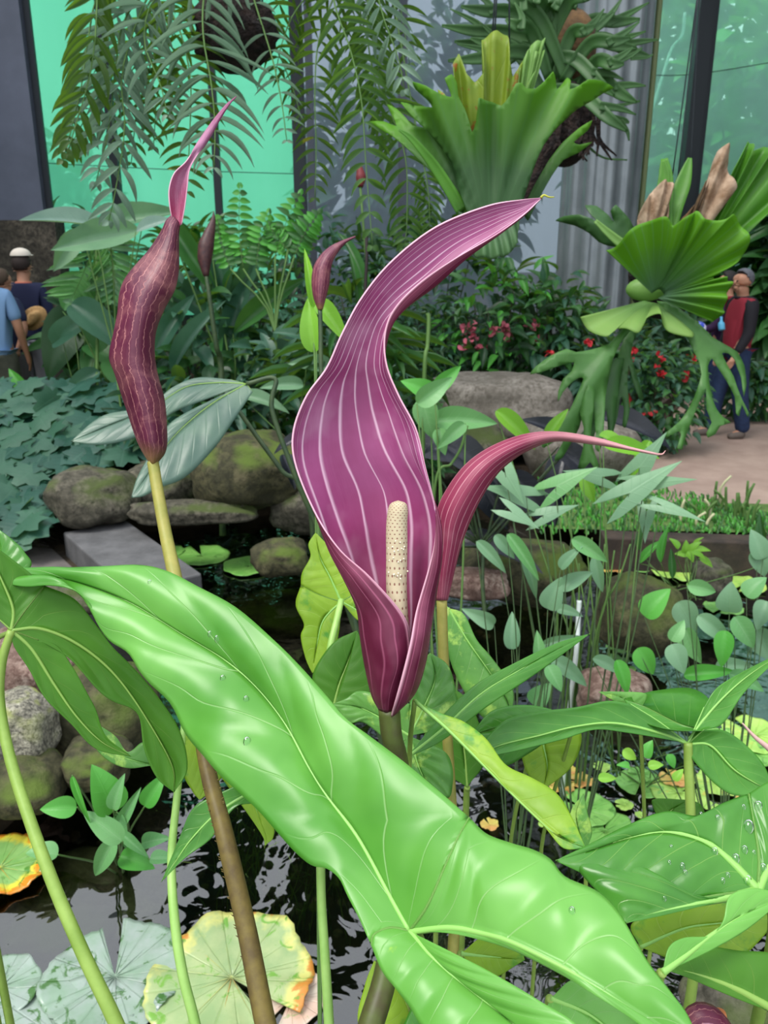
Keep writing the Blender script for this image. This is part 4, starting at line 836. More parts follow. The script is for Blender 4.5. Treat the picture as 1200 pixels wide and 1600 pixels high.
def shrub(name, label, px, D, wpx_, ytop, kinds, n, L, Wd, kind='ovate', z0=0., cat='plant', droop=.3, up=.5, depth=None, stems=6, group=None, mt=None, fill=.35):
    """a bushy plant: leaves over a rounded body from z0 up to the height that shows at ytop"""
    b = GD(px, D); zt = max(ZT(ytop, D), z0+.15); rx = wpx_/FPX*D/2; rz = (zt-z0)/2*1.05; cz = (zt+z0)/2; ry = depth or min(rx, .8)
    t = thing(name, (b[0], b[1], 0), label, cat, group); mb = MB(); ms = [F[k] for k in kinds]
    for i in range(n):
        d = nrm(rv()); 
        if d[1] > .3: d[1] *= -.6
        r = RNG.uniform(fill, 1.)**.5; c = np.array([b[0]+d[0]*rx*r, b[1]+d[1]*ry*r, cz+d[2]*rz*r])
        if c[2] < .03: c[2] = RNG.uniform(.03, .3)
        dr = nrm(np.array([d[0], d[1]-.25, d[2]*.5-.1])+rv(.45)); u = nrm(np.array([0, -.35, 1])+rv(.3)+d*up*.6)
        s = RNG.uniform(.65, 1.2); leaf(mb, c, dr, u, L*s, Wd*s, kind, droop, int(RNG.integers(0, len(ms))))
    mb.build('foliage', ms, t, kind='stuff')
    m = MB()
    for i in range(stems):
        a = rv(); e = np.array([b[0]+a[0]*rx*.35, b[1]+a[1]*ry*.2, cz+RNG.uniform(0, .7)*rz]); s = b+np.array([a[0]*.08, a[1]*.05, 0])
        m.tube([s, (s+e)/2+[0, 0, .1], e], [.014, .006], 5, n=6)
    m.build('stems', mt or M['twig'], t, kind='stuff'); return t
def rosette(name, label, px, D, spots, kinds, L, Wd, kind='ovate', droop=.3, cat='plant', pr=.004, pm=None, z0=0., face=.6, base=None, trunk=None):
    if trunk is None: trunk = D > 3.5
    fine = kind+'_f' if kind in ('ovate', 'lance', 'heart', 'oval', 'strap') else kind
    """a plant whose leaf blades show at given pixels (x, y, length px, angle deg[, width px]) on petioles from one foot"""
    b = GD(px, D, z0) if base is None else np.array(base); t = thing(name, b, label, cat); mb, st = MB(), MB(); ms = [F[k] if k in F else M[k] for k in kinds]
    q_ = np.array([P(s[0], s[1], D) for s in spots]); cm = b+(q_.mean(0)-b)*[.6, .6, .5] if trunk else None
    if trunk: st.tube([b, (b+cm)/2+rv(.02), cm], [pr*2.2, pr*1.5], 7)
    for i, s in enumerate(spots):
        x, y, l, a = s[:4]; d_ = D+RNG.uniform(-.06, .06)*D; p = P(x, y, d_); a = math.radians(a)
        Lm = l/FPX*d_; wm = (s[4] if len(s) > 4 else l*Wd/L)/FPX*d_
        d = nrm(math.cos(a)*RT+math.sin(a)*UP+RNG.uniform(-.5, -.1)*FW); u = nrm(np.array([0, 0, 1.])*(1-face)+nrm(C0-p)*face+rv(.15))
        q0 = p-d*Lm*.5 if kind not in ('arrow', 'lobed', 'star', 'round') else p
        leaf(mb, q0, d, u, Lm*(1 if kind not in ('arrow',) else .62), wm*(1 if kind != 'arrow' else 1.9), fine, droop, int(RNG.integers(0, len(ms))))
        b0 = cm if trunk else b; mid = (q0*.6+b0*.4); mid[2] = q0[2]*.62+b0[2]*.38; st.tube([b0+rv(.012)*[1, 1, 0], mid+rv(.015), q0-d*Lm*.02], [pr*1.2, pr, pr*.6], 6, n=10)
    mb.build('foliage', ms, t); st.build('stems', pm or M['twig_green'], t); return t
def frond(mb, pts, n, L, Wd, mats, dr=.3, rr=.004, st=None, sides=(1, -1), sw=0., env=None, kind='lance', hang=.25, dip=0.):
    p = np.array([P(*q) for q in pts]); c = cr(p, n); t = np.gradient(c, axis=0); (st or mb).tube(c, [rr, rr*.4], 5, n=n)
    for i in range(1, n):
        ti = nrm(t[i]); k = i/(n-1); e = (math.sin(math.pi*min(1, .12+k*.86))**.6) if env is None else np.interp(k, *env)
        for s in sides:
            side = nrm(np.cross(ti, nrm(C0-c[i]+rv(.25)*2)))*s
            d = nrm(side+ti*(.35+sw)+np.array([0, 0, -hang])+rv(.07)); u = nrm(C0-c[i]+np.array([0, 0, 2.])+rv(.6))
            leaf(mb, c[i], d, u, L*e*RNG.uniform(.9, 1.08), Wd, kind, dr+dip, int(RNG.integers(0, mats)))

# back hedge of the glasshouse, row by row
B = [
 ('dark leafy shrub under the left green cloth', 130,11.8,240,330,('deep','cool'),420,.30,.13,'ovate'),
 ('tall dark shrub behind the leftmost flower', 330,11.5,220,345,('deep','mid'),420,.3,.1,'lance'),
 ('dark shrub at the foot of the middle steel posts', 505,11.6,220,340,('deep','cool'),420,.26,.11,'ovate'),
 ('dense dark shrub below the hanging green staghorn', 680,11.2,260,330,('deep','mid'),480,.26,.11,'ovate'),
 ('dark shrub at the foot of the ribbed column', 850,9.4,200,440,('deep','mid'),380,.24,.1,'ovate'),
 ('dark shrub right of the ribbed column', 985,11.0,170,430,('deep','cool'),340,.24,.1,'ovate'),
 ('large leaved dark tree behind the man in maroon', 1130,11.6,240,330,('deep','mid'),520,.4,.18,'ovate'),
 ('dark broad leaved plant at the right edge behind the path', 1215,11.0,130,250,('deep','mid'),420,.42,.2,'ovate'),
 ('big leaved dark plant right of the people at the left', 185,8.4,150,430,('deep','mid'),150,.42,.2,'heart'),
 ('glossy green shrub behind the leftmost flower, mid height', 330,7.6,200,430,('mid','cool'),200,.30,.12,'ovate'),
 ('fine leaved shrub between the flowers', 430,8.4,200,400,('deep','cool'),420,.2,.06,'lance'),
 ('grey green fern like bush at the middle back', 590,9.2,170,400,('deep','cool'),700,.12,.035,'lance'),
 ('dark ferny bush under the hanging staghorn', 680,9.3,160,450,('deep','cool'),600,.14,.04,'lance'),
 ('serrated leaf shrub left of the ribbed column', 770,9.2,180,395,('mid','fresh','deep'),220,.26,.08,'lance'),
 ('bush with pinnate leaves in front of the ribbed column', 860,9.0,150,415,('mid','cool'),260,.22,.07,'lance'),
 ('dark low shrub with pink flowers behind the pale boulder', 780,9.5,300,505,('deep','cool'),520,.16,.06,'ovate'),
 ('leafy low shrub under the right staghorn fern', 950,8.6,180,500,('deep','cool'),340,.18,.07,'ovate'),
 ('low round bush with red flowers beside the path', 1010,8.2,170,530,('cool','mid'),560,.12,.055,'ovate'),
 ('small leafy bush behind the man, along the path', 1165,9.6,90,560,('cool','mid'),220,.17,.07,'ovate'),
 ('low dark plant left of the big pale boulder', 560,7.2,260,560,('deep','cool'),260,.22,.09,'ovate'),
 ('cool green shrub behind the large drooping leaf', 430,6.9,200,520,('cool','deep'),260,.22,.09,'ovate'),
 ('low bush in front of the two standing men at the left', 110,7.4,240,600,('mid','fresh'),190,.26,.1,'ovate'),
 ('dark plant filling the gap above the mossy boulder', 300,6.6,240,590,('deep','blue'),240,.22,.10,'ovate'),
 ('strap leaved clump behind the lime bud plant', 560,6.6,120,440,('deep','mid'),120,.5,.06,'strap'),
 ('shade plant between the boulder and the purple leaves', 640,6.8,90,610,('deep','mid'),140,.2,.09,'ovate'),
]
for i, (lb, px, D, w, yt, ks, n, L, Wd, kd) in enumerate(B):
    shrub('shrub', lb, px, D, w, yt, ks, n, L, Wd, kd)
# ground cover of scalloped blue leaves at the left
m = MB(); t = thing('ground_cover', GD(80,5.9), 'spreading ground cover of scalloped blue green leaves at the left', 'plant'); s_ = MB()
for k in range(420):
    x = RNG.uniform(-60, 235); y = RNG.uniform(595, 830)
    if x > 120 and y > 745-(x-120)*.5: continue
    if x > 60 and y > 790: continue
    D = 6.6-(y-600)/230*1.3; c = P(x, y, D+RNG.uniform(-.12, .12))
    leaf(m, c, nrm([RNG.uniform(-.6, .9), -1, -.35]), nrm(np.array([0, -.45, 1])+rv(.3)), .27*RNG.uniform(.6, 1.1), .27*RNG.uniform(.7, 1.), 'lobed', 0, int(RNG.integers(0, 2)))
    s_.tube([c, c+[0, .06, -.12], [c[0]*.98, c[1]+.25, max(0, c[2]-.35)]], .004, 4, n=4)
m.build('foliage', [F['blue'], F['cool']], t, kind='stuff'); s_.build('stems', M['twig'], t, kind='stuff')

# plants with leaves one can point at
rosette('anthurium', 'dark heart leaved plant with pale veins at the left', 100,7.0,[(90,545,100,-110,70),(150,520,80,-60,50),(175,560,70,-30,45),(140,575,70,-100,40),(130,500,90,30,40),(200,600,70,-50,40)],('mid','cool','deep'),1,.6,'heart')
rosette('philodendron', 'silvery blue lobed leaf plant left of the leftmost flower', 200,6.3,[(100,345,130,178,34),(215,340,140,12,40),(150,372,140,-160,50),(105,390,80,-120,34),(240,350,60,20,24)],('silver','pale'),1,.35,'lance',droop=.1,pr=.006)
rosette('calathea', 'broad soft green leaves right of the people at the left', 170,6.8,[(150,430,150,45,40),(135,470,110,-120,46),(190,470,120,-60,46),(160,510,130,-35,50),(180,560,110,-20,46),(215,505,100,-70,40),(300,470,120,-35,40),(120,600,80,-150,30),(270,500,120,60,34)],('mid','cool','soft'),1,.4,'ovate',pr=.007)
rosette('ginger_plant', 'strap leaved plant between the leftmost and tallest flowers', 360,6.8,[(300,400,160,-55,34),(345,430,170,-75,36),(390,420,150,60,30),(370,480,170,75,34),(420,470,150,40,34),(300,520,150,60,30),(430,540,140,-15,34),(380,560,150,15,30)],('mid','cool'),1,.25,'lance',pr=.008)
rosette('young_arum', 'lime green young leaves around the small curved bud', 500,1.7,[(483,430,100,96,16),(484,505,90,98,34),(520,500,90,-52,30)],('lime','lime'),1,.3,'ovate',pr=.003,face=.9)
rosette('grey_leaf_plant', 'grey green rounded leaves just left of the tallest flower', 480,6.0,[(485,567,70,175,28),(440,600,70,180,24),(415,625,80,-10,26),(455,520,60,160,20)],('pale','cool'),1,.35,'ovate',pr=.004)
rosette('trefoil_plant', 'pale green three lobed leaves on thin stems right of the tallest flower', 700,2.9,[(655,605,60,150,34),(680,610,70,35,34),(668,655,66,-75,40),(730,655,110,4,40),(705,680,60,-140,24),(700,590,60,45,26),(690,690,44,-80,24)],('soft','soft','fresh'),1,.5,'ovate',pr=.004,face=.75)
rosette('taro', 'black purple taro with broad dark leaves behind the right flower', 760,4.4,[(700,700,120,-10,60),(740,720,110,-30,60),(672,690,60,-150,40),(780,855,150,0,60),(830,780,110,-50,50),(870,760,120,-110,44),(1000,665,130,-12,46),(860,665,90,150,34),(770,785,100,-60,50),(910,725,90,-40,40),(455,735,60,-60,30),(450,690,60,200,20)],('black','black'),1,.5,'ovate',pr=.006,pm=M['petiole_dark'],face=.5)
rosette('arrowhead', 'pale arrow shaped leaves on thin stalks above the right pond bank', 900,2.7,[(820,775,120,165,30),(870,760,110,30,30),(985,770,150,35,34),(1000,730,110,55,28),(1010,755,120,5,22),(940,745,100,170,24),(1035,790,110,-20,18),(790,740,90,-60,26),(800,800,80,-30,22),(850,805,90,20,22),(1010,800,80,-100,22)],('soft','pale'),1,.28,'arrow',pm=M['petiole_dark2'],pr=.0028,face=.7)
rosette('arrowhead', 'bright green small leaves above the purple taro at the right', 960,3.2,[(810,670,90,-40,30),(990,700,90,-8,30),(965,690,60,-20,24),(1000,718,70,-120,22),(920,765,46,-70,22),(870,660,60,60,20)],('fresh','lime'),1,.4,'ovate',pr=.003,face=.7)
rosette('water_plantain', 'bluish spoon leaves on slender stalks in the pond, centre right', 800,2.5,[(865,928,56,75,36),(880,1000,70,20,16),(800,985,60,90,26),(750,965,60,150,26),(893,1050,80,-30,28),(868,1060,46,-60,26),(842,1010,50,95,20),(845,1085,46,60,34),(890,955,44,-5,18),(770,870,70,-45,20),(820,870,90,-55,22),(830,900,80,-75,20),(790,855,50,-50,20),(900,905,60,35,26),(925,860,70,-30,26),(935,900,60,-80,20),(890,870,50,60,20)],('soft','pale'),1,.45,'ovate',pr=.0020,pm=M['petiole_dark2'],face=.75)
rosette('water_plantain', 'spoon leaved pond plant crowding the right edge', 1130,2.6,[(1025,940,60,60,40),(1100,920,50,-10,26),(1140,935,50,100,40),(1180,915,44,60,34),(1075,965,56,-60,40),(1120,985,70,-40,30),(1165,990,60,-60,34),(1150,1040,60,10,26),(1080,1010,60,-80,34),(1110,1050,80,15,26),(1190,960,50,-120,30),(1185,850,50,110,34),(1190,880,46,-80,34),(1060,1030,50,-70,34),(1010,1035,50,-60,34),(1130,1015,60,-100,30),(1195,1010,60,-70,40),(1060,985,40,60,24),(1170,1065,60,-20,26),(955,1040,60,-20,22),(975,1060,60,-70,24)],('soft','fresh','pale'),1,.5,'ovate',pr=.0020,pm=M['petiole_dark2'],face=.7)
rosette('water_plantain', 'tall thin leaved pond plant by the timber border', 1050,4.3,[(1035,850,60,90,14),(1050,880,50,95,12),(1015,860,50,60,14),(1190,840,80,110,18),(1000,840,46,100,12)],('fresh','mid'),1,.2,'lance',pr=.003,face=.7)
rosette('yellow_leaf_plant', 'small pale yellow leaves clustered above the far water', 1080,4.2,[(1055,848,22,120,14),(1072,855,22,90,14),(1085,853,24,60,14),(1098,858,26,10,12),(1095,868,28,-15,12),(1105,878,26,-30,12),(1080,870,20,-60,12),(1065,865,20,170,12),(1090,845,20,70,10)],('lime','lime'),1,.5,'ovate',pr=.002)
rosette('water_plantain', 'clump of soft green oval leaves rising from the water at lower left', 170,1.7,[(165,1235,86,100,56),(182,1240,60,75,24),(90,1262,56,172,34),(160,1290,80,135,36),(65,1330,50,160,34),(160,1345,74,-118,30),(240,1235,60,60,30),(213,1345,60,-5,36),(210,1320,60,-30,18),(240,1312,50,25,26),(255,1340,44,10,24),(125,1250,80,-60,12),(200,1265,70,60,20),(190,1300,60,-70,20)],('soft','fresh','soft'),1,.45,'ovate',pr=.003,face=.75,base=G(195,1370,-.4))
rosette('water_plantain', 'small bright leaves in the pond under the level leaf', 1010,1.9,[(1012,1170,30,80,22),(985,1180,26,-30,18),(1050,1190,24,-60,16),(950,1215,30,10,16),(1025,1195,24,20,16),(1120,1190,40,20,20),(1060,1210,24,60,14),(975,1195,22,160,12)],('fresh','lime'),1,.5,'ovate',pr=.002,base=G(1010,1230,-.4))
# long dark stalks in the middle
def stalk(name, pts, r, mat, label, cat='stem'):
    m = MB(); p = [P(*q) for q in pts]; e = p[-1]; m.tube(p+[e*[1, 1, 0]+[0, .03, e[2]*.5], e*[1, 1, 0]+[0, .05, -.25]], r, 8, n=40); return one(m, name, mat, label, cat)
tD = bl('large dull green leaf with torn pale tips hanging behind the leftmost flower', 2.0, [
  ([(385,600),(340,625),(300,655),(265,690),(235,735),(205,778)],[(385,600),(300,640),(262,665),(240,700),(215,745),(205,778)],[[(385,600),(395,612)],[(395,612),(370,650),(335,700),(290,745),(250,762),(225,775),(205,778)]]),
  ([(385,600),(340,598),(290,605),(240,635),(170,665),(110,690)],[[(385,600),(360,593)],[(360,593),(310,590),(270,605),(230,635),(160,650),(110,690)]],[(385,600),(320,625),(270,645),(220,680),(160,695),(110,690)])],
  'dull', pm='petiole_dark', petiole=[(385,600,2.0),(430,592,2.0),(425,640,2.0),(460,740,2.02),(485,800,2.05),(520,880,2.1),(560,1000,2.2),(600,1100,2.25),(630,1250,2.3),(630,3000,2.5)], pr=.007, a=.0008, cat='leaf')
stalk('plant_stalk', [(372,640,2.1),(400,680,2.1),(440,735,2.1),(485,800,2.15)], .006, M['petiole_dark'], 'dark green stalk slanting down from the dull drooping leaf')
stalk('plant_stalk', [(663,590,3.2),(668,540,3.2),(670,500,3.2),(668,490,3.2)][::-1], .008, M['twig_green'], 'thin green stalk standing behind the neck of the tallest flower')
stalk('plant_stalk', [(730,665,2.9),(720,700,2.9),(705,725,2.9),(680,760,2.9)], .005, M['twig_green'], 'thin stalk between the tallest flower and the right one')
for i, (x0, y0, x1, y1) in enumerate([(905,880,895,1010),(925,840,910,1000),(880,850,905,1010),(945,850,925,980),(890,800,893,960),(960,860,930,1000),(860,820,870,1000),(985,850,940,960)]):
    stalk('reed', [(x0,y0,3.0),((x0+x1)/2+4,(y0+y1)/2,3.0),(x1,y1,3.05)], [.003,.006], M['twig_green'], 'thin dark green reed stalk standing in the pond beside the boulder', 'reed')
for o in [o for o in bpy.data.objects if o.name.startswith('reed')]: o['group'] = 'reeds beside the boulder'
stalk('plant_marker', [(905,938,3.0),(903,980,3.0),(900,1022,3.0)], .009, plain('marker_white', (206,216,214), .5), 'thin white marker stick among the reeds', 'marker')
stalk('plant_stalk', [(572,360,5.),(573,400,5.),(571,450,5.02),(570,520,5.05)], .010, plain('stalk_black', (38,28,30), .6), 'thin blackish bare stem left of the bend of the tallest flower')
# cut stubs on the turf strip
for k in range(26):
    x = RNG.uniform(1080, 1195) if k % 2 else RNG.uniform(1000, 1180); y = RNG.uniform(792, 830); b = G(x, y, 0); h = RNG.uniform(.10, .26)
    m = MB(); m.tube([b, b+[RNG.uniform(-.03, .03), 0, h*.6], b+[RNG.uniform(-.06, .06), 0, h]], [.013, .009], 7, n=5)
    one(m, 'cut_stem', M['twig_green'] if k % 4 else plain('stub_pale', (190,190,150), .7), 'cut green stem stub standing on the turf by the pond border', 'stem', 'cut stems on the turf strip')
m = MB()
for k in range(1400):
    x_ = RNG.uniform(840, 1230); b = G(x_, RNG.uniform(max(750, 756+(x_-985)*.2), 836), .02); h = RNG.uniform(.02, .07)
    leaf(m, b, nrm([RNG.uniform(-.6, .6), RNG.uniform(-.5, .5), 1]), (0, -1, .2), h, .014, 'strap', .4, int(RNG.integers(0, 2)))
one(m, 'grass', [F['fresh'], F['mid']], 'rough grass on the strip between pond border and path', 'grass', kind='stuff')
# flowers in the beds
def blooms(pts, D, mat, label, group, r=.03, nm='flower_head'):
    for (x, y) in pts:
        m = MB(); c = P(x, y, D)
        for k in range(9): leaf(m, c+rv(r*.5), nrm(rv()+[0, -.5, .2]), nrm(rv()+[0, -1, 1]), r*1.4, r*.9, 'oval', .1)
        one(m, nm, mat, label, 'flower', group)
M['pink'] = plain('petal_pink', (206,106,126), .6); M['red'] = plain('petal_red', (190,40,50), .6)
blooms([(733,510),(735,520),(738,530),(790,512),(792,524),(772,520),(752,545),(728,540),(830,512),(836,530),(846,540),(730,515),(787,518)], 8.55, M['pink'], 'small pink flower cluster in the dark shrub behind the boulder', 'pink flowers behind the boulder', .05)
blooms([(855,555),(890,555),(888,560),(980,560),(1030,562),(1085,562),(1070,590),(1015,645),(1034,585),(985,545),(920,535)], 7.7, M['red'], 'small red flower in the bushes under the right staghorn', 'red flowers beside the path', .04)
for (x, y0, y1, D, r, mt_, lb_) in [(979,615,645,8.,.05,M['red'],'larger dark red bloom left of the round bush beside the path'),(562,262,292,9.,.06,plain('bract_maroon', (120,46,52), .6),'maroon bloom high beside the middle steel posts')]:
    b_ = GD(x+14, D); t = thing('red_ginger', b_, lb_, 'flower')
    m = MB(); m.tube([P(x,y0,D), P(x+2,(y0+y1)/2,D), P(x+1,y1,D)], [r*.5,r,r*.5], 12, n=10); m.build('flower_head', mt_, t)
    m = MB(); m.tube([P(x+1,y1,D), (P(x+1,y1,D)+b_)/2+[.05,0,0], b_], .014, 6); m.build('stem', M['twig_green'], t)
# palm like pale frond at the left
t = thing('young_palm', GD(150,6.6), 'young palm with pale pinnate frond left of the leftmost flower', 'palm'); m, s_ = MB(), MB()
frond(m, [(150,360,6.6),(140,400,6.6),(125,440,6.6),(110,470,6.6)], 14, .34, .045, 2, st=s_); frond(m, [(150,360,6.6),(170,390,6.6),(180,430,6.6),(175,470,6.6)], 14, .32, .045, 2, st=s_)
s_.tube([GD(150,6.6), P(152,480,6.6), P(150,360,6.6)], .014, 6); m.build('frond', [F['pale'], F['soft']], t); s_.build('stem', M['twig_green'], t)
# feathery shrub left of the middle posts
t = thing('feather_shrub', GD(430,6.5), 'small shrub with light green feathery twigs at the foot of the posts', 'shrub'); m, s_ = MB(), MB()
for (x0, y0, x1, y1) in [(380,420,375,290),(400,420,420,330),(430,400,470,300),(450,390,420,350),(360,420,340,340),(460,400,500,330)]:
    frond(m, [(x0,y0,6.5),((x0+x1)/2-4,(y0+y1)/2,6.5),(x1,y1,6.5)], 12, .14, .05, 2, st=s_, kind='ovate')
    s_.tube([GD(430,6.5), P(430,520,6.5), P(x0,y0,6.5)], .008, 5)
m.build('foliage', [F['fresh'], F['mid']], t); s_.build('stems', M['twig_green'], t)
# ---------------------------------------------------------------- hanging ferns
M['fern'] = leafmat('fern_green', (62,98,50), (80,118,62), (90,130,70), tr=.35, rough=.5, nv=1, vw=.01, vf=.2, sc=3)
M['fern_dark'] = leafmat('fern_dark_olive', (54,84,34), (72,104,44), (80,110,50), tr=.35, rough=.5, nv=1, vw=.01, vf=.2, sc=3, spot=((150,140,50), 9, .66, .05))
M['fern_pale'] = leafmat('fern_silvery', (124,154,132), (146,174,150), (110,140,118), tr=.3, rough=.3, nv=1, vw=.01, vf=.2, sc=3, tcol=(150,190,150))
M['basket'] = plain('basket_root_brown', (44,30,24), .95, (24,18,18), 20, 1., 40, bd=.05)
def basket(t, c, r, mat, nm='basket'):
    m = MB(); g = []
    for k in np.linspace(0, 1, 12):
        a = k*math.pi*.92; row = []
        for b in np.linspace(0, 2*math.pi, 28, endpoint=False):
            q = 1+.12*math.sin(5*b+3*k*4)+RNG.uniform(-.05, .05); row.append(c+np.array([math.sin(a)*math.cos(b)*r*q, math.sin(a)*math.sin(b)*r*q, -math.cos(a+math.pi)*r*.9*-1]))
        g.append(row)
    m.grid(np.array(g), closed=True); m.build(nm, mat, t)
def hanger(t, c, r, top=7.05):
    m = MB(); a = np.array([c[0], c[1], c[2]+.9])
    for b in (0, 2.1, 4.2): m.tube([c+[math.cos(b)*r*.8, math.sin(b)*r*.8, .1*r], a], .003, 4)
    m.tube([a, [a[0], a[1], top]], .004, 4); m.build('hanging_wire', M['steel_dark'], t)
D1 = 3.0; c = P(366,52,D1)
t = thing('hanging_fern', c, 'hanging basket fern with long drooping fronds at the upper left, dark round basket showing', 'fern')
basket(t, c, .148, M['basket']); hanger(t, c, .148)
def fr(t, pts, n, L, Wd, mat, **k):
    m, s_ = MB(), MB(); f_ = None
    frond(m, pts, n, L, Wd, 1, st=s_, **k); f_ = m.build('frond', mat, t); s_.build('rachis', M['petiole_brown'] if k.get('brown') else M['twig_green'], f_); return f_
D1 = 2.9
FR = [
 ([(250,-60,D1),(160,-20,D1),(138,60,D1),(128,130,D1),(112,200,D1),(98,250,D1)], 22, .13, .028, 'fern_dark', dict(sw=1.0, hang=.5)),
 ([(240,-60,D1-.1),(160,-30,D1-.1),(150,50,D1-.1),(140,120,D1-.1),(120,190,D1-.1),(105,240,D1-.1)], 20, .13, .03, 'fern_dark', dict(sw=1.3, hang=.5)),
 ([(260,-40,D1+.1),(180,20,D1+.1),(165,100,D1+.1),(140,170,D1+.1),(108,232,D1+.1)], 26, .16, .024, 'fern_pale', dict(sw=.7, hang=.6)),
 ([(280,-60,D1),(200,20,D1),(180,110,D1),(170,200,D1),(150,285,D1)], 26, .17, .026, 'fern_pale', dict(sw=.6, hang=.7)),
 ([(280,-60,D1+.2),(225,20,D1+.2),(215,100,D1+.2),(212,180,D1+.2),(205,255,D1+.2)], 30, .13, .018, 'fern', dict(sw=.2, hang=.3)),
 ([(300,-60,D1),(262,-10,D1),(285,60,D1),(298,130,D1),(296,220,D1),(292,300,D1)], 34, .15, .020, 'fern_dark', dict(sw=.1, hang=.2)),
 ([(330,-60,D1-.2),(318,0,D1-.2),(318,60,D1-.2),(330,130,D1-.2),(336,200,D1-.2),(334,262,D1-.2)], 26, .20, .018, 'fern_pale', dict(sw=.2, hang=.45)),
 ([(380,-60,D1),(400,10,D1),(425,90,D1),(440,160,D1),(448,220,D1)], 22, .10, .014, 'fern_pale', dict(sw=.2, hang=.2)),
 ([(380,-60,D1),(345,-20,D1-.1),(250,-10,D1-.1),(225,60,D1-.1),(250,130,D1-.1),(262,180,D1-.1)], 28, .15, .02, 'fern_pale', dict(sw=.3, hang=.5)),
 ([(250,-40,D1),(215,30,D1),(190,120,D1),(195,200,D1),(180,300,D1),(170,345,D1)], 24, .15, .028, 'fern_pale', dict(sw=.9, hang=.7)),
 ([(330,-60,D1+.2),(290,0,D1+.2),(262,80,D1+.2),(246,150,D1+.2),(240,230,D1+.2)], 28, .13, .02, 'fern', dict(sw=.4, hang=.4)),
]
for a, n, L, w, m_, k in FR: fr(t, a, int(n*.66), L*1.2, w*.85, M[m_], **{**k, 'sw': k['sw']*.6-.15, 'hang': k['hang']*.35, 'dip': .12})
D2 = 3.1; c = P(560,-120,D2)
t = thing('hanging_fern', c, 'second hanging fern with fronds trailing down in the top middle', 'fern')
basket(t, c, .17, M['basket']); hanger(t, c, .17)
FR = [
 ([(560,-80,D2),(520,0,D2),(497,70,D2),(492,150,D2),(494,230,D2),(492,310,D2)], 34, .125, .018, 'fern_dark', dict(sw=.35, hang=.3)),
 ([(540,-80,D2-.1),(520,-10,D2-.1),(548,80,D2-.1),(565,160,D2-.1),(572,260,D2-.1),(582,385,D2-.1)], 38, .13, .028, 'fern', dict(sw=.3, hang=.3)),
 ([(580,-80,D2-.1),(588,-20,D2-.1),(600,30,D2-.1),(622,90,D2-.1),(632,140,D2-.1)], 18, .13, .026, 'fern_pale', dict(sw=.9, hang=.6)),
 ([(600,-80,D2),(575,0,D2),(580,100,D2),(612,180,D2),(634,250,D2),(636,340,D2),(632,390,D2)], 46, .13, .022, 'fern', dict(sw=.4, hang=.4)),
 ([(560,-80,D2+.1),(590,-10,D2+.1),(620,-5,D2+.1),(632,50,D2+.1),(640,100,D2+.1)], 20, .12, .02, 'fern_dark', dict(sw=.3, hang=.3)),
 ([(540,-80,D2),(500,-30,D2),(460,20,D2),(440,70,D2),(430,120,D2)], 22, .12, .018, 'fern_dark', dict(sw=.5, hang=.4)),
 ([(560,-80,D2+.1),(560,0,D2+.1),(575,70,D2+.1),(590,150,D2+.1),(600,230,D2+.1)], 30, .12, .026, 'fern', dict(sw=.5, hang=.5)),
 ([(540,-80,D2),(470,-20,D2),(420,30,D2),(455,130,D2),(475,200,D2)], 22, .09, .014, 'fern_dark', dict(sw=.3, hang=.3)),
 ([(600,-80,D2),(650,200,D2),(668,290,D2),(672,360,D2)], 30, .09, .018, 'fern', dict(sw=.4, hang=.5, env=([0,.5,.6,1],[0,0,1,.5]))),
]
for a, n, L, w, m_, k in FR: fr(t, a, int(n*.66), L*1.2, w*.85, M[m_], **{**k, 'sw': k['sw']*.6-.15, 'hang': k['hang']*.35, 'dip': .12})
# ---------------------------------------------------------------- staghorn ferns
M['stag'] = leafmat('staghorn_green', (88,150,40), (70,124,44), (120,160,70), tr=.35, rough=.45, nv=1, vw=.01, vf=.3, sc=5, rib=.01)
M['stag_dk'] = leafmat('staghorn_deep_green', (52,92,46), (66,110,54), (100,136,80), tr=.25, rough=.5, nv=1, vw=.01, vf=.2, sc=5, rib=.01)
M['stag_h'] = leafmat('staghorn_hanging_green', (74,124,58), (92,142,72), (120,160,90), tr=.3, rough=.45, nv=1, vw=.01, vf=.2, sc=5, rib=.01)
M['stag_y'] = leafmat('staghorn_yellow_brown', (140,160,46), (120,146,46), (150,160,70), tr=.3, rough=.5, nv=1, vw=.01, vf=.2, sc=8, spot=((150,92,34), 16, .58, .05), rib=.01)
M['stag_lt'] = leafmat('staghorn_pale', (120,164,84), (138,180,98), (150,190,120), tr=.35, rough=.5, nv=1, vw=.01, vf=.2, sc=5, rib=.01)
q = N('shield_frond_ribbed'); uv = q.n('SeparateXYZ', {0: q.n('TexCoord').outputs['UV']})
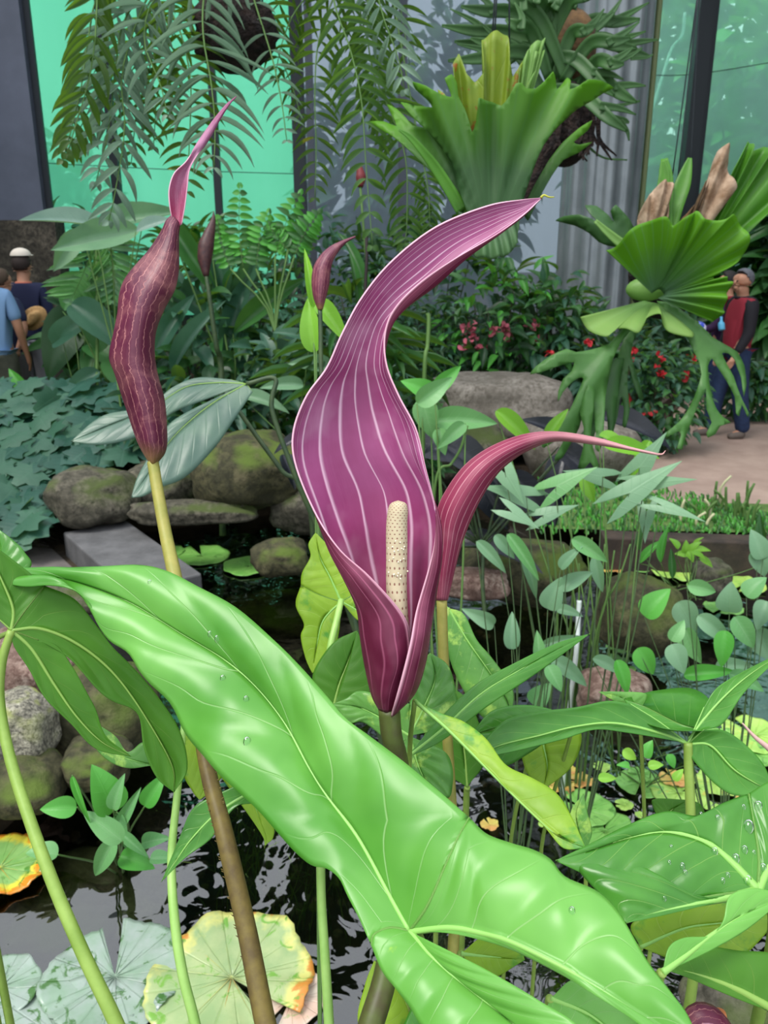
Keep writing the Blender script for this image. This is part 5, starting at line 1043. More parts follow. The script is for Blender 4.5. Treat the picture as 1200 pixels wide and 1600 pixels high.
def shieldmat(name, lo, hi, mid=.55, k=26):
    q = N(name); uv = q.n('SeparateXYZ', {0: q.n('TexCoord').outputs['UV']})
    fr_ = q.math('ABSOLUTE', q.math('SUBTRACT', q.math('FRACT', q.math('ADD', q.math('MULTIPLY', uv.outputs[0], k), q.math('MULTIPLY', q.noise(3, 3), 1.5))), .5))
    vm = q.n('MapRange', {'Value': fr_, 'From Min': 0., 'From Max': .12, 'To Min': 1., 'To Max': 0.}).outputs[0]
    col = q.mix(q.n('MapRange', {'Value': q.math('ADD', uv.outputs[1], q.math('MULTIPLY', q.math('SUBTRACT', q.noise(4), .5), .4)), 'From Min': mid-.25, 'From Max': mid+.25}).outputs[0], srgb(lo), srgb(hi))
    col = q.mix(q.math('MULTIPLY', vm, .3), col, srgb(tuple(min(255, c*1.35) for c in lo)))
    p = q.pr(col, .5, .35, vm, -.5, .01); t = q.n('BsdfTranslucent', {'Color': q.mix(.4, col, (.5, .85, .05, 1))})
    return q.end(q.n('MixShader', {0: .38, 1: p, 2: t.outputs[0]}).outputs[0])
M['shield'] = shieldmat('shield_frond_green', (62,100,62), (92,156,36))
M['shield2'] = shieldmat('shield_frond_vase', (58,94,54), (92,150,34), .62, 60)
M['shield_g'] = shieldmat('shield_frond_grey_green', (62,92,64), (84,120,78), .5, 16)
M['shield_b'] = shieldmat('shield_frond_dark_green', (84,120,88), (98,158,34), .4)
M['shield_l'] = shieldmat('shield_frond_light', (96,136,70), (142,180,96), .5)
M['dead'] = plain('dead_frond_brown', (120,92,68), .9, (176,152,130), 12, .8, 30)
M['dead_d'] = plain('dead_frond_dark', (70,54,38), .9, (112,84,52), 10, .8, 30)
def fan(t, base, out, D, mat, dz0=0., dz1=-.1, bow=.08, rip=.01, kr=14, nm='shield_frond', n=90, m=16, lin=True, th=.003, curl=0.):
    A = path([(x, y) for x, y in base], n, lambda p: P(p[0], p[1], D+dz0)); s = np.linspace(0, 1, n)
    B = cr([list(P(x, y, D)) for x, y in out], n, lin)
    if not lin: pass
    B = B+FW*(dz1-0*s[:, None]); u = np.linspace(0, 1, m); g = np.zeros((m, n, 3))
    w = np.linalg.norm(B-A, axis=1)
    for i, k in enumerate(u):
        q_ = A*(1-k)+B*k; off = -bow*np.sin(math.pi*s)*np.sin(math.pi*k*.5)+rip*k*np.sin(s*kr*math.pi)+curl*k**3*np.abs(np.sin(s*kr*.7))
        g[i] = q_+FW*off[:, None]
    uv = np.stack([np.broadcast_to(s[None], (m, n)), np.broadcast_to(u[:, None], (m, n))], -1)
    mb = MB(); mb.grid(g, 0, uv); return mb.build(nm, mat, t, solid=th)
from mathutils.geometry import delaunay_2d_cdt
def sheet(t, out, D, mat, org=None, nm='antler_frond', step=9, cx=None, hw=None, side=.1, rip=.006, kr=9, top=0., th=.003, smooth=2, dz=0.):
    """a thin frond with the outline OUT (photo pixels), curved in depth about its foot ORG"""
    o = [Vector(p) for p in out]
    if smooth: q = cr(list(out)+[out[0]], len(out)*smooth+1)[:-1]*.5+cr(list(out)+[out[0]], len(out)*smooth+1, True)[:-1]*.5; o = [Vector(p) for p in q]
    xs_, ys_ = [p.x for p in o], [p.y for p in o]; n = len(o); pts = list(o)
    def inside(x, y):
        c = False; j = n-1
        for i in range(n):
            if (o[i].y > y) != (o[j].y > y) and x < (o[j].x-o[i].x)*(y-o[i].y)/(o[j].y-o[i].y)+o[i].x: c = not c
            j = i
        return c
    for a in np.arange(min(xs_)+step/2, max(xs_), step):
        for b in np.arange(min(ys_)+step/2, max(ys_), step):
            if inside(a, b) and min((a-p.x)**2+(b-p.y)**2 for p in o) > (step*.35)**2: pts.append(Vector((a, b)))
    vs, _, fs, *_r = delaunay_2d_cdt(pts, [(i, (i+1) % n) for i in range(n)], [], 1, 1e-4)
    v = np.array([[p.x, p.y] for p in vs]); org = org or (np.mean(xs_), max(ys_)); cx = cx or (min(xs_)+max(xs_))/2; hw = hw or (max(xs_)-min(xs_))/2
    dx, dy = v[:, 0]-org[0], v[:, 1]-org[1]; r = np.hypot(dx, dy); R1 = r.max(); a = np.arctan2(dx, -dy)
    z = D+dz+side*((v[:, 0]-cx)/hw)**2-top*(r/R1)**2
    nz = np.array([mnoise.noise(Vector((q*kr*.7, w*1.2, 3.))) for q, w in zip(a, r/R1)])
    z = z+rip*(r/R1)*(np.sin(a*kr*2)*.5+nz*2.2)
    g = np.array([P(x, y, d) for (x, y), d in zip(v, z)]); mb = MB(); mb.add(g, [tuple(f) for f in fs], np.stack([(a+math.pi)/(2*math.pi), r/R1], -1))
    return mb.build(nm, mat, t, solid=th, merge='n')
def strips(t, lst, D, mat, nm='antler_frond', bend=.0, th=.003):
    """forked strap fronds: each item a list of (x, y, width px[, depth offset])"""
    mb = MB()
    for pts in lst:
        k = len(pts); n = (k-1)*7+1; a = cr([[p[0], p[1], p[2], (p[3] if len(p) > 3 else 0)] for p in pts], n); c = np.array([P(x, y, D+dz) for x, y, w, dz in a])
        tn = np.gradient(c, axis=0); w = a[:, 2]/FPX*D; g = np.zeros((n, 5, 3))
        for i in range(n):
            sd = nrm(np.cross(tn[i], C0-c[i]+[0, 0, .8])); nn = nrm(np.cross(sd, tn[i]))
            for j, s in enumerate((-1, -.5, 0, .5, 1)): g[i, j] = c[i]+sd*s*w[i]/2+nn*(abs(s)**1.5)*w[i]*.16
        mb.grid(g)
    return mb.build(nm, mat, t, solid=th)
DA = 2.75; c = P(765,330,DA)
t = thing('staghorn_fern', c, 'big green staghorn fern with upright ruffled shield, hanging in the top centre', 'fern')
fan(t, [(722,300),(760,310),(800,300)], [(715,250),(708,180),(703,130),(712,112),(722,150),(735,160),(748,150),(745,100),(757,92),(768,88),(785,92),(786,130),(792,150),(800,140),(812,118),(816,150),(822,200)], DA+.12, M['stag_y'], bow=.05, nm='old_shield_frond')
fan(t, [(790,300),(800,250)], [(800,150),(806,128),(820,100),(842,90),(826,112),(842,108),(815,160)], DA+.1, M['stag_lt'], bow=.02, nm='antler_frond', n=40)
sheet(t, [(722,335),(700,300),(680,275),(655,250),(632,228),(612,212),(598,204),(577,190),(600,190),(620,198),(612,178),(605,163),(620,170),(634,184),(644,196),(668,200),(690,205),(700,225),(705,245),(715,270),(735,310)], DA+.05, M['shield2'], (745,370), side=.12, cx=720, hw=140, rip=.02)
sheet(t, [(738,352),(722,310),(712,280),(706,255),(690,232),(668,205),(648,186),(626,160),(650,165),(676,168),(668,156),(650,140),(645,128),(665,134),(690,148),(706,152),(700,135),(695,122),(706,116),(714,130),(716,150),(726,170),(733,190),(738,208),(744,190),(748,153),(756,156),(770,160),(784,165),(796,150),(806,130),(816,130),(822,138),(838,138),(852,126),(864,112),(868,124),(870,140),(878,132),(886,122),(892,126),(890,140),(905,134),(920,124),(940,126),(959,137),(942,146),(924,158),(902,170),(884,186),(866,204),(850,226),(838,252),(828,280),(818,310),(805,345)], DA, M['shield2'], (765,380), nm='shield_frond', side=.16, cx=768, hw=160, rip=.035, kr=10, top=.14, step=8)
fan(t, [(716,330),(760,345),(812,322)], [(716,360),(722,392),(742,412),(768,416),(790,408),(806,385),(812,345)], DA+.02, M['shield_g'], bow=.1, rip=.012, dz1=.02, nm='lower_shield_frond')
strips(t, [[(722,330,20,.04),(702,296,18,.02),(680,262,16,.0),(660,236,12,-.02),(640,214,8,-.03),(624,203,3,-.03)]], DA, M['stag'])
sheet(t, [(815,330),(835,290),(858,250),(880,222),(905,200),(925,188),(918,204),(896,222),(905,226),(925,222),(905,238),(880,250),(862,275),(842,310),(825,345)], DA+.1, M['shield2'], (810,350), side=.05, rip=.01)
sheet(t, [(735,330),(728,280),(718,230),(706,190),(690,160),(684,140),(694,146),(704,160),(706,140),(716,132),(724,150),(730,165),(740,135),(748,150),(752,200),(756,280),(760,330)], DA+.09, M['stag_y'], (745,360), side=.05, rip=.015)
m = MB(); m.ball(P(765,340,DA+.2), (.08,.09,.10)); m.build('root_ball', M['basket'], t)
hanger(t, P(778,90,DA+.2), .05)
# right staghorn
DB = 3.6; c = P(1015,450,DB)
t = thing('staghorn_fern', c, 'large staghorn fern at the right with brown dead fronds and forked hanging fronds', 'fern')
m = MB(); m.ball(P(1040,430,DB+.22), (.17,.16,.2)); m.build('root_ball', M['basket'], t); hanger(t, P(1060,300,DB+.2), .06)
fan(t, [(998,390),(1030,385)], [(996,345),(1003,320),(1020,300),(1033,296),(1040,310),(1036,345),(1040,385)], DB+.05, M['dead'], bow=.1, nm='dead_shield_frond', rip=.02, kr=9, lin=False, dz1=.0)
fan(t, [(1058,392),(1085,392)], [(1055,372),(1072,340),(1090,310),(1104,275),(1112,246),(1124,240),(1130,262),(1127,285),(1140,305),(1120,305),(1105,350),(1092,390)], DB-.02, M['dead'], bow=.08, nm='dead_shield_frond', rip=.03, kr=8, dz1=.0)
fan(t, [(1050,392),(1070,392)], [(1052,370),(1062,345),(1085,320),(1095,290),(1100,300),(1085,340),(1070,385)], DB-.06, M['dead_d'], bow=.04, nm='dead_shield_frond', rip=.02, kr=7, dz1=.0)
strips(t, [[(1036,392,26),(1036,330,28,.0),(1040,280,22,.0),(1038,248,10)], [(1038,392,20),(1052,330,26),(1066,290,24),(1074,262,14),(1078,247,6)], [(1040,300,14),(1038,270,16),(1036,250,6)]], DB+.02, M['stag'])
fan(t, [(1085,392),(1120,398)], [(1090,370),(1105,330),(1128,280),(1150,240),(1156,246),(1150,262),(1172,250),(1180,256),(1190,246),(1200,258),(1212,262),(1230,280),(1215,310),(1190,340),(1160,370),(1135,395)], DB+.1, M['stag'], bow=.06, rip=.02, kr=11, nm='antler_frond', n=120)
sheet(t, [(1000,395),(975,388),(950,384),(935,378),(920,364),(900,353),(868,345),(880,338),(905,335),(925,342),(934,347),(922,334),(914,321),(932,322),(950,336),(960,348),(954,330),(962,320),(975,333),(985,345),(992,360),(1004,385)], DB+.02, M['stag_dk'], (1010,410), side=.08, rip=.03, kr=7)
strips(t, [[(985,392,16,-.02),(955,368,12,-.02),(930,345,6,-.02)]], DB-.03, M['stag_lt'])
fan(t, [(1018,458),(1030,452),(1040,462)], [(935,405),(950,400),(962,385),(980,373),(998,370),(1012,372),(1022,382),(1030,378),(1045,370),(1052,365),(1058,380),(1070,378),(1092,378),(1105,372),(1120,382),(1130,395),(1134,410),(1128,425),(1112,438),(1090,448),(1080,452)], DB-.1, M['shield_b'], bow=.16, rip=.018, kr=15, n=140, m=20, dz1=-.12, lin=False)
fan(t, [(1028,466),(1036,462),(1040,456)], [(1105,508),(1114,498),(1112,480),(1118,460),(1112,450),(1098,447),(1086,450)], DB-.12, M['shield_b'], bow=.1, rip=.018, kr=11, dz1=-.06, lin=False)
fan(t, [(1006,470),(1034,476)], [(905,497),(920,520),(940,532),(952,520),(965,520),(985,529),(1000,505),(1016,500),(1024,510),(1040,525),(1070,533),(1080,520),(1090,505)], DB-.06, M['shield_l'], bow=.08, rip=.02, kr=9, dz1=-.02, lin=False, n=110)
F3 = [(1006,492),(975,530),(965,560),(960,600),(955,650),(948,680),(955,685),(965,650),(970,615),(975,640),(972,665),(978,668),(984,640),(980,600),(982,570),(990,600),(1000,625),(1006,622),(996,590),(986,555),(992,525),(1012,500)]
sheet(t, F3, DB+.04, M['stag_dk'], (1010,470), side=.05, rip=.02)
F1 = [(1010,478),(980,505),(962,526),(950,538),(925,546),(900,550),(885,545),(862,555),(838,572),(828,585),(850,580),(878,570),(897,566),(893,580),(880,592),(872,612),(872,628),(880,612),(895,596),(905,590),(912,592),(900,620),(885,650),(866,668),(846,694),(850,700),(872,686),(880,690),(868,712),(867,720),(878,716),(888,700),(905,668),(912,640),(920,620),(926,640),(931,675),(930,700),(936,706),(942,690),(944,660),(946,620),(951,590),(958,560),(970,535),(990,512),(1020,490)]
sheet(t, F1, DB-.08, M['stag_h'], (1015,470), side=.05, rip=.03, top=.05)
sheet(t, [(918,600),(905,640),(912,668),(911,700),(903,731),(912,733),(922,722),(931,734),(936,728),(928,705),(923,680),(926,650),(930,610)], DB-.13, M['stag_h'], (925,590), side=.02, rip=.01)
sheet(t, [(960,560),(940,600),(925,640),(915,690),(922,700),(935,660),(948,640),(950,680),(956,690),(962,650),(968,600),(975,560)], DB-.02, M['stag_dk'], (975,520), side=.03, rip=.02)
R1 = [(1026,470),(1042,492),(1060,512),(1076,532),(1084,550),(1092,565),(1096,585),(1092,600),(1085,620),(1072,645),(1060,660),(1042,675),(1040,684),(1060,674),(1064,680),(1058,700),(1066,702),(1072,680),(1078,665),(1088,640),(1096,620),(1103,606),(1104,640),(1112,660),(1104,676),(1106,684),(1118,678),(1125,666),(1142,660),(1130,652),(1120,640),(1112,620),(1107,590),(1106,572),(1112,560),(1120,572),(1135,595),(1148,620),(1150,645),(1155,650),(1159,632),(1168,652),(1170,645),(1160,625),(1152,605),(1146,588),(1135,568),(1128,552),(1138,552),(1148,562),(1152,575),(1158,590),(1162,620),(1166,600),(1163,572),(1152,550),(1132,538),(1112,526),(1097,510),(1078,494),(1050,474)]
sheet(t, R1, DB-.1, M['stag_h'], (1030,465), side=.04, rip=.03, top=.04)
m = MB(); m.ball(P(1010,452,DB-.02), (.09,.05,.05)); m.build('bud_crown', M['stag_lt'], t)
# dark staghorn high up, by the column
DC = 4.6; c = P(880,180,DC); t = thing('staghorn_fern', c, 'dark tangled staghorn fern with a brown root ball high by the ribbed column', 'fern')
m = MB(); m.ball(P(885,195,DC), (.16,.15,.22), nu=20, nv=14); m.build('root_ball', M['basket'], t)
m = MB(); m.ball(P(890,75,DC+.05), (.15,.14,.2), nu=20, nv=14); m.build('dead_shield_frond', M['dead_d'], t); hanger(t, P(880,40,DC+.1), .1)
L_ = []
for (x, y) in [(690,40),(700,95),(720,10),(745,70),(780,-20),(820,-20),(850,-20),(790,30),(1000,30),(985,60),(995,75),(960,20),(940,-20),(930,40),(975,100),(1015,88),(760,110),(735,60),(900,-30),(710,65),(960,150),(980,205),(995,160),(800,90),(870,-10)]:
    x0, y0 = 880+RNG.uniform(-30, 30), 110+RNG.uniform(-30, 40); dz = RNG.uniform(-.3, .2)
    L_.append([(x0,y0,14,dz*.3),((x0*1.2+x*.8)/2,(y0+y)/2-25,20,dz*.7),((x0*.5+x*1.5)/2,(y0*.4+y*1.6)/2-8,17,dz),(x,y,4,dz)])
    L_.append([((x0*.7+x*1.3)/2,(y0*.7+y*1.3)/2-16,12,dz),((x0*.4+x*1.6)/2+12,(y0*.4+y*1.6)/2-22,9,dz),(x+14,y-26,2,dz)])
strips(t, L_, DC, M['stag_dk'])
L_ = []
for k in range(26):
    x = RNG.uniform(850, 940); L_.append([(x,170,5,0),(x+RNG.uniform(-14,20),215,5,0),(x+RNG.uniform(-20,30),RNG.uniform(225,255),2,0)])
strips(t, L_, DC-.14, M['basket'], nm='hanging_roots')
L_ = [[(930,120,8),(960,100,7),(985,88,6),(1003,75,3)],[(985,92,5),(1010,90,4),(1020,85,2)],[(925,150,6),(950,178,6),(975,188,8),(983,192,3)],[(970,188,6),(980,205,6),(983,220,2)],[(905,215,4),(940,245,3),(980,250,2)],[(930,135,6),(960,135,4),(985,130,2)],[(935,165,5),(965,165,5),(1000,158,3)]]
strips(t, L_, DC-.05, M['stag_dk'])
# slanting mossy branch under it
m = MB(); m.tube([P(880,220,DC), P(850,245,DC), P(832,280,DC), P(815,310,DC), P(812,330,DC)], [.05,.06,.05,.03], 10, n=20)
m.build('mossy_branch', M['basket'], t)
# ---------------------------------------------------------------- trees beyond the cloth
def palm(px, D, ytop, n, L, label, kind='fan'):
    b = GD(px, D); zt = ZT(ytop, D); t = thing('palm_tree', b, label, 'palm'); m, s_ = MB(), MB()
    s_.tube([b, b+[.1, 0, zt*.5], b+[0, 0, zt-.2]], [.12,.08], 8); c0 = b+[0, 0, zt-.3]
    for k in range(n):
        a = 2*math.pi*k/n+RNG.uniform(-.2, .2); el = RNG.uniform(-.2, .9); d = np.array([math.cos(a)*math.cos(el), math.sin(a)*math.cos(el)*.8, math.sin(el)])
        e = c0+d*L*.55; s_.tube([c0, e], .02, 5)
        if kind == 'fan':
            for j in range(13):
                th = (j/12-.5)*3.2; sd = nrm(np.cross(d, [0, 0, 1])); dd = nrm(d*math.cos(th)+sd*math.sin(th)+[0, 0, -.15]); leaf(m, e, dd, [0, 0, 1], L*.5, .07, 'strap', .25, j % 2)
        else:
            for j in range(16):
                p = c0+d*L*(j/15)+[0, 0, -.35*(j/15)**2*L]; sd = nrm(np.cross(d, [0, 0, 1]))
                for s in (1, -1): leaf(m, p, nrm(sd*s+d*.5+[0, 0, -.3]), [0, 0, 1], L*.32*math.sin(math.pi*(j+2)/19), .06, 'lance', .3, j % 2)
    m.build('crown', [F['pale'], F['fresh']], t, kind='stuff'); s_.build('trunk', M['twig'], t)
def tree(px, D, yb, w, yt, n, ks, label, L=.6):
    shrub('tree', label, px, D, w, yt, ks, n, L, L*.5, 'ovate', z0=max(0, ZT(yb, D)), cat='tree', depth=1.2, stems=5, fill=.2)
tree(1180,17,520,330,-20,900,('soft','fresh'),'leafy tree behind the right green cloth, rightmost')
tree(1000,18,520,240,-40,800,('soft','mid'),'leafy tree behind the right green cloth, left of the frame post')
tree(1090,21,400,420,-160,1000,('mid','cool'),'tall tree farthest behind the right green cloth')
tree(680,18,500,260,60,700,('cool','pale'),'tree seen through the dusty glass in the middle')
tree(560,19,500,160,120,400,('cool','pale'),'tree behind the dusty glass, beside the middle posts')
tree(120,19,520,200,230,400,('cool','mid'),'low tree behind the left green cloth')
palm(1150,15,130,14,1.3,'fan palm behind the right green cloth','fan')
palm(1190,14.6,215,12,1.1,'lower fan palm behind the right green cloth, near the edge','fan')
palm(1100,16,230,12,1.5,'feather palm behind the frame post')
palm(985,14.5,262,12,.7,'small spiky palm behind the cloth right of the column','fan')
# ---------------------------------------------------------------- people
def skin(name, pts, edges, mat, parent, xf, root=0, sub=2, br=.0):
    """continuous surface grown round a skeleton: pts {key: (x, y, z, rx, ry)}"""
    ks = list(pts); me = bpy.data.meshes.new(name); me.from_pydata([xf(pts[k][:3]) for k in ks], [(ks.index(a), ks.index(b)) for a, b in edges], [])
    me.materials.append(mat); o = bpy.data.objects.new(name, me); COL.objects.link(o); o.parent = parent
    md = o.modifiers.new('skin', 'SKIN'); md.use_smooth_shade = True; md.branch_smoothing = br
    if not me.skin_vertices: me.skin_vertices.new()
    for i, k in enumerate(ks):
        sv = me.skin_vertices[0].data[i]; r = pts[k]; sc = xf.s; sv.radius = (r[3]*sc, (r[4] if len(r) > 4 else r[3])*sc); sv.use_root = (i == root)
    s = o.modifiers.new('sub', 'SUBSURF'); s.levels = sub; s.render_levels = sub; return o
SKIN = plain('skin', (196,146,120), .55, (184,132,108), 12); SKIN2 = plain('skin_tan', (172,124,98), .55)
def person(loc, face, H, label, top, legs, hair, shoe, arms, stride=.0, sleeves='long', shorts=False, hat=None, skinm=SKIN, collar=None, head_turn=0., lean=0., top2=None):
    """face: direction looked at (radians, 0 = +x). arms: (left, right) each elbow and wrist in body frame (side, forward, up)"""
    t = thing('person', loc, label, 'person'); s = H/1.75; ca, sa = math.cos(face), math.sin(face)
    def xf(p): x, f, z = p; return ((f*ca+x*sa)*s, (f*sa-x*ca)*s, z*s)    # x: to the person's right, f: forward
    xf.s = s; w = lambda z: lean*max(0, z-.95)
    hp = lambda x, f, z: (x*math.cos(head_turn)+f*math.sin(head_turn), -x*math.sin(head_turn)+f*math.cos(head_turn)+w(z)+.02, z)
    (le, lw), (re_, rw) = arms; B = {}
    B['pel'] = (0, 0, .95, .15, .11); B['waist'] = (0, .01+w(1.1), 1.10, .135, .10); B['chest'] = (0, .0+w(1.3), 1.30, .16, .115); B['neckb'] = (0, -.01+w(1.45), 1.45, .075, .065); B['neck'] = (0, .0+w(1.5), 1.51, .055, .055)
    h = hp(0, .01, 1.57); B['jaw'] = (*h, .065, .075); h = hp(0, .005, 1.65); B['head'] = (*h, .078, .095); h = hp(0, -.01, 1.71); B['crown'] = (*h, .06, .075)
    h = hp(0, .11, 1.615); B['nose'] = (*h, .012, .014); h = hp(0, .095, 1.575); B['lips'] = (*h, .018, .010)
    for sgn, k in ((-1, 'L'), (1, 'R')):
        h = hp(sgn*.085, -.005, 1.63); B['ear'+k] = (*h, .010, .022)
        e, wr = (le, lw) if k == 'L' else (re_, rw); wsh = w(1.41)
        B['sh'+k] = (sgn*.17, -.01+wsh, 1.42, .055, .055); B['el'+k] = (e[0], e[1], e[2], .042, .042); B['wr'+k] = (wr[0], wr[1], wr[2], .027, .025)
        d = nrm(np.array(wr)-np.array(e)); pm = np.array(wr)+d*.06; B['pa'+k] = (*pm, .034, .018)
        sd = nrm(np.cross(d, [sgn, 0, 0.2])) 
        for j, (off, ln) in enumerate(((-.028, .07), (-.01, .08), (.009, .075), (.027, .06))):
            b = pm+sd*off+d*.03; B[f'f{j}a{k}'] = (*b, .010); m_ = b+d*ln*.5+np.array([-sgn*.006, 0, 0]); B[f'f{j}b{k}'] = (*m_, .009); e2 = b+d*ln+np.array([-sgn*.02, 0, 0]); B[f'f{j}c{k}'] = (*e2, .007)
        b = pm-sd*.03-d*.02; B['t0'+k] = (*b, .011); b = b-sd*.02+d*.035; B['t1'+k] = (*b, .009)
        st = stride*(1 if k == 'L' else -1)
        B['hip'+k] = (sgn*.095, 0, .88, .095, .1); B['kn'+k] = (sgn*.1, st*.5+.02, .48, .06, .062); B['an'+k] = (sgn*.1, st, .09, .042, .045); B['to'+k] = (sgn*.11, st+.14, .035, .042, .03)
    E = [('pel','waist'),('waist','chest'),('chest','neckb'),('neckb','neck'),('neck','jaw'),('jaw','head'),('head','crown'),('head','nose'),('jaw','lips')]
    for k in 'LR':
        E += [('head','ear'+k),('chest','sh'+k),('sh'+k,'el'+k),('el'+k,'wr'+k),('wr'+k,'pa'+k),('pa'+k,'t0'+k),('t0'+k,'t1'+k),('pel','hip'+k),('hip'+k,'kn'+k),('kn'+k,'an'+k),('an'+k,'to'+k)]
        for j in range(4): E += [('pa'+k,f'f{j}a{k}'),(f'f{j}a{k}',f'f{j}b{k}'),(f'f{j}b{k}',f'f{j}c{k}')]
    skin('body', B, E, skinm, t, xf)
    g = lambda k, a, dz=0: (*B[k][:2], B[k][2]+dz, *(r+a for r in B[k][3:5]))
    def lerp(a, b, q, r): A, C_ = np.array(B[a][:3]), np.array(B[b][:3]); return (*(A+(C_-A)*q), r, r)
    T_ = {'hem': (0, 0, .80, .175, .135), 'mid': (0, 0, .96, .172, .13), 'waist': g('waist', .035), 'chest': g('chest', .03), 'neckb': g('neckb', .022, .02)}; E2 = [('hem','mid'),('mid','waist'),('waist','chest'),('chest','neckb')]
    for k in 'LR':
        T_['sh'+k] = g('sh'+k, .016); E2.append(('chest','sh'+k))
        if sleeves == 'long': T_['el'+k] = g('el'+k, .014); T_['cf'+k] = lerp('el'+k, 'wr'+k, .92, .04); E2 += [('sh'+k,'el'+k),('el'+k,'cf'+k)]
        else: T_['cf'+k] = lerp('sh'+k, 'el'+k, .8, .062); E2.append(('sh'+k,'cf'+k))
    skin('shirt', T_, E2, top, t, xf, 2)
    L_ = {'pel': (0, 0, 1.04, .155, .118)}; E3 = []
    for k in 'LR':
        L_['hip'+k] = g('hip'+k, .016, -.02); E3.append(('pel','hip'+k))
        if shorts: L_['c'+k] = lerp('hip'+k, 'kn'+k, .92, .09); E3.append(('hip'+k,'c'+k))
        else: L_['kn'+k] = g('kn'+k, .03); L_['c'+k] = lerp('kn'+k, 'an'+k, 1.08, .08); E3 += [('hip'+k,'kn'+k),('kn'+k,'c'+k)]
    skin('shorts' if shorts else 'trousers', L_, E3, legs, t, xf)
    for sgn, k in ((-1, 'L'), (1, 'R')):
        a = B['an'+k]; skin('shoe', {'h': (a[0], a[1]-.03, .065, .064, .066), 'm': (a[0]+sgn*.005, a[1]+.07, .05, .056, .050), 't': (a[0]+sgn*.01, a[1]+.17, .035, .04, .03)}, [('h','m'),('m','t')], shoe, t, xf)
    m = MB(); nu, nv = 28, 18; vv = []
    for i in range(nv+1):
        for j in range(nu):
            th, ph = math.pi*i/nv, 2*math.pi*j/nu; vv.append((math.sin(th)*math.cos(ph), math.sin(th)*math.sin(ph), math.cos(th)))
    keep = lambda q: (vv[q][2]*.8-vv[q][1]*1.15+.16 > 0) and vv[q][2] > -.75
    fs = [(i*nu+j, i*nu+(j+1) % nu, (i+1)*nu+(j+1) % nu, (i+1)*nu+j) for i in range(nv) for j in range(nu)]
    fs = [f for f in fs if all(keep(q) for q in f)]
    w3 = [np.array(loc)+np.array(xf(hp(p[0]*.085, p[1]*.104-.006, 1.662+p[2]*.096))) for p in vv]
    m.add(np.array(w3), fs); m.build('hair', hair, t, solid=.014*s, merge=True)
    for sgn in (-1, 1):
        m = MB(); m.ball(np.array(loc)+np.array(xf(hp(sgn*.032, .088, 1.635))), .011*s, nu=8, nv=6); m.build('eye', plain('eye_dark', (40,30,26), .3), t)
    if top2:      # sleeves and back of another colour
        S_ = {'nb': (0, -.045+w(1.43), 1.44, .08, .06), 'sl': (0, -.06+w(1.3), 1.3, .17, .11), 'lo': (0, -.045, 1.0, .155, .11)}; Es = [('nb','sl'),('sl','lo')]
        for sgn, k in ((-1, 'L'), (1, 'R')): S_['s'+k] = g('sh'+k, .026); S_['e'+k] = g('el'+k, .02); S_['c'+k] = lerp('el'+k, 'wr'+k, .94, .045); Es += [('nb','s'+k),('s'+k,'e'+k),('e'+k,'c'+k)]
        skin('jacket', S_, Es, top2, t, xf)
    if collar: 
        m = MB(); m.tube([np.array(loc)+np.array(xf((math.cos(a)*.068, math.sin(a)*.068+w(1.47), 1.475))) for a in np.linspace(0, 2*math.pi, 16)], .014*s, 6, n=32); m.build('collar', collar, t)
    if hat:
        m = MB(); cc = np.array(loc)+np.array(xf(hp(0, 0, 1.735))); g_ = []
        for k in np.linspace(0, 1, 7):
            a = k*math.pi/2; g_.append([cc+np.array([math.cos(b)*.098*math.cos(a)*s, math.sin(b)*.108*math.cos(a)*s, math.sin(a)*.075*s]) for b in np.linspace(0, 2*math.pi, 22, endpoint=False)])
        m.grid(np.array(g_), closed=True)
        if hat[0] == 'cap':
            f_ = np.array(xf(hp(0, 1, 0)))-np.array(xf((0, 0, 0))); f_[2] = 0; f_ = nrm(f_); m.ball(cc+f_*.12*s-[0, 0, .0], np.array([.075, .075, .012])*s, nu=14, nv=6)
        else: m.ball(cc-[0, 0, .005], np.array([.18, .18, .014])*s, nu=24, nv=6)
        m.build('hat', hat[1], t)
    return t
def foot(px, D): g = GD(px, D); return (g[0], g[1], 0.)
M['denim'] = plain('denim_navy', (30,46,78), .8, (38,56,92), 20); M['black_cl'] = plain('cloth_black', (24,22,30), .8)
hang = lambda w=.24: (((-w, -.02, 1.13), (-w-.01, .08, .90)), ((w, -.02, 1.13), (w+.01, .08, .90)))
A_ = math.pi+.15
person(foot(1132,8.72), A_, 1.70, 'grey haired man in a maroon and black top and dark jeans, walking on the path', plain('shirt_maroon', (140,36,52), .8), M['denim'], plain('hair_grey', (112,114,122), .8, (84,86,94), 40), plain('shoe_grey_brown', (104,94,88), .8),
  (((-.23, .02, 1.13), (-.24, .14, .92)), ((.25, -.04, 1.13), (.25, .03, .90))), stride=-.14, collar=M['black_cl'], top2=M['black_cl'], head_turn=-.1)
person(foot(1112,9.35), .2+math.pi*.75, 1.66, 'person in dark purple clothing mostly hidden behind the man in maroon', plain('shirt_purple', (52,26,66), .8), M['denim'], plain('hair_dark', (30,26,28), .7), plain('shoe_dark', (60,60,66), .8),
  (((-.25, .05, 1.14), (-.22, .28, 1.10)), ((.24, .05, 1.14), (.2, .25, 1.08))))
person(foot(1210,11.6), math.pi, 1.55, 'person in a red top at the far right edge beyond the table', plain('shirt_red', (206,52,48), .8), plain('shorts_orange', (214,84,56), .8), plain('hair_brown', (60,44,36), .7), plain('shoe_far', (70,66,64), .8), hang(.22), shorts=True)
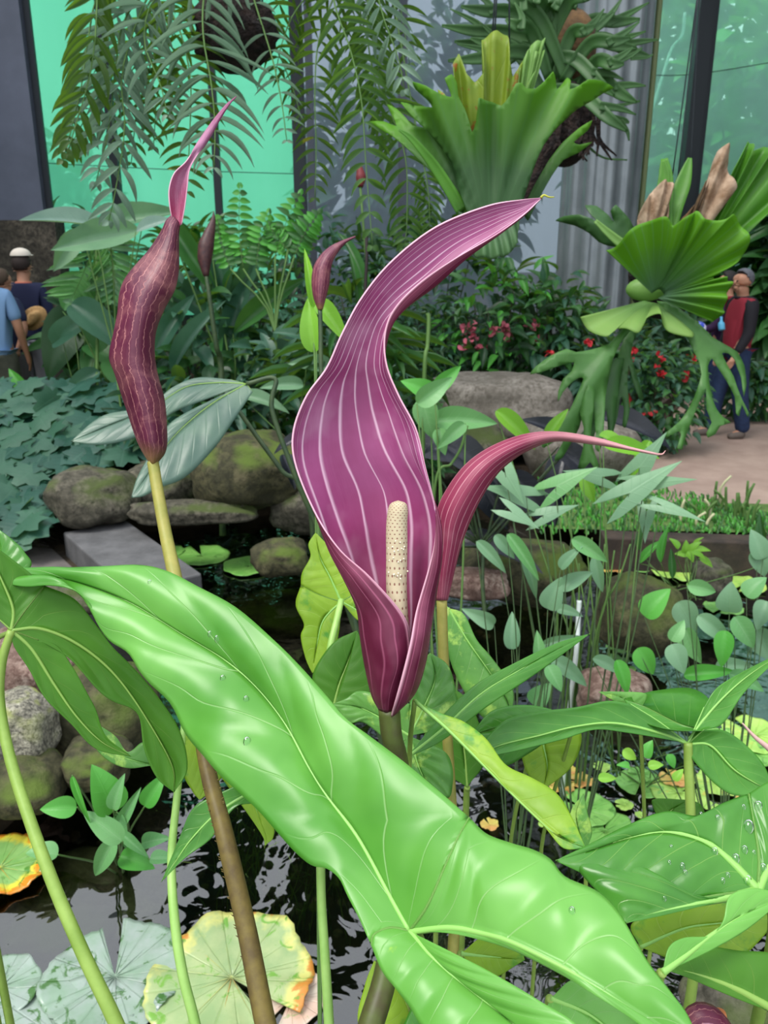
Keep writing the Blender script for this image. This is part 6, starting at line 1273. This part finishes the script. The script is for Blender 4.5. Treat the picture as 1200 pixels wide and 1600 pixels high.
person(foot(15,8.0), math.pi/2+.1, 1.84, 'man in a light blue t-shirt, khaki shorts and straw hat seen from behind', plain('tshirt_light_blue', (116,150,190), .85), plain('shorts_khaki', (84,86,74), .9, (70,72,62), 12), plain('hair_pale', (176,160,140), .8), plain('shoe_left', (80,74,68), .8), hang(), sleeves='short', shorts=True, hat=('cap', plain('hat_straw', (190,176,130), .85)), skinm=SKIN2)
person(foot(34,8.7), math.pi/2-.3, 1.70, 'person in a dark navy t-shirt beside the man in light blue, holding a straw hat', plain('tshirt_navy', (34,42,72), .85), plain('shorts_grey', (88,84,86), .9), plain('hair_mid', (80,64,52), .8), plain('shoe_mid', (80,74,68), .8),
  (((-.23, -.02, 1.13), (-.22, .1, .95)), ((.25, -.03, 1.16), (.2, -.10, .98))), sleeves='short', shorts=True)
person(foot(66,9.2), math.pi/2, 1.84, 'person in a navy sweatshirt and white cap seen from behind', plain('sweatshirt_navy', (28,34,66), .85), plain('trousers_pale', (150,152,162), .9), plain('hair_back', (52,42,40), .8), plain('shoe_pale', (130,126,124), .8), hang(), hat=('cap', plain('cap_white', (222,212,200), .85)), collar=plain('collar_orange', (206,120,96), .8))
# held hat, bottle, cap, table
m = MB(); c = P(50,498,8.3); g_ = []
for k in np.linspace(0, 1, 8):
    r = [.15,.148,.12,.085,.08,.075,.05,.002][int(round(k*7))]; h = [0,.004,.008,.012,.05,.085,.1,.102][int(round(k*7))]
    g_.append([c+np.array([math.cos(b)*r*.9, -h+.05, math.sin(b)*r*.75+math.cos(b)*.04]) for b in np.linspace(0, 2*math.pi, 26, endpoint=False)])
m.grid(np.array(g_), closed=True); one(m, 'straw_hat', plain('straw', (206,166,112), .85, (180,140,92), 60), 'tan straw hat held at the hip between the people at the left', 'hat', solid=.006)
m = MB(); m.tube([P(1128,516,8.2), P(1127,506,8.2), P(1127,502,8.2), P(1127,495,8.2)], [.032,.034,.014,.013], 12, n=12); o = one(m, 'water_bottle', plain('bottle_blue', (90,170,210), .2), 'small blue water bottle held in front of the man in maroon', 'bottle')
m = MB(); m.ball(P(1090,513,8.3), (.085,.085,.07), nu=16, nv=10); m.ball(P(1096,520,8.22), (.07,.06,.012)); one(m, 'blue_cap', plain('cap_blue_white', (60,80,190), .6, (220,220,235), 14, lo=.48, hi=.52), 'blue and white cap held out left of the man in maroon', 'cap')
b = GD(1195,11.4); t = thing('table', b, 'low brown table at the far right edge beside the path', 'table')
m = MB(); m.box(b+[0, 0, .72], (1.1, .7, .05)); m.build('tabletop', plain('table_brown', (92,66,56), .6), t, smooth=False)
for sx_ in (-.4, .4):
    for sy in (-.25, .25):
        m = MB(); m.tube([b+[sx_*1.15, sy, 0], b+[sx_*.75, sy, .7]], .025, 8); m.build('leg', M['steel_dark'], t)
# ---------------------------------------------------------------- each repeat says which one it is
ORD = 'first second third fourth fifth sixth seventh eighth ninth tenth eleventh twelfth thirteenth fourteenth fifteenth sixteenth seventeenth eighteenth nineteenth twentieth'.split()
G_ = {}
for o in S.objects:
    if o.parent is None and o.get('group') and o.get('label'): G_.setdefault(o['group'], []).append(o)
for k, l in G_.items():
    if len(set(o['label'] for o in l)) > 1: continue
    l.sort(key=lambda o: proj(np.array(o.location))[0]); n = len(l)
    for i, o in enumerate(l):
        j = n-1-i; w = 'leftmost' if i == 0 else 'rightmost' if j == 0 else ORD[i]+' from the left' if i <= j or j >= 20 else ORD[j]+' from the right'
        o['label'] = o['label']+', '+w
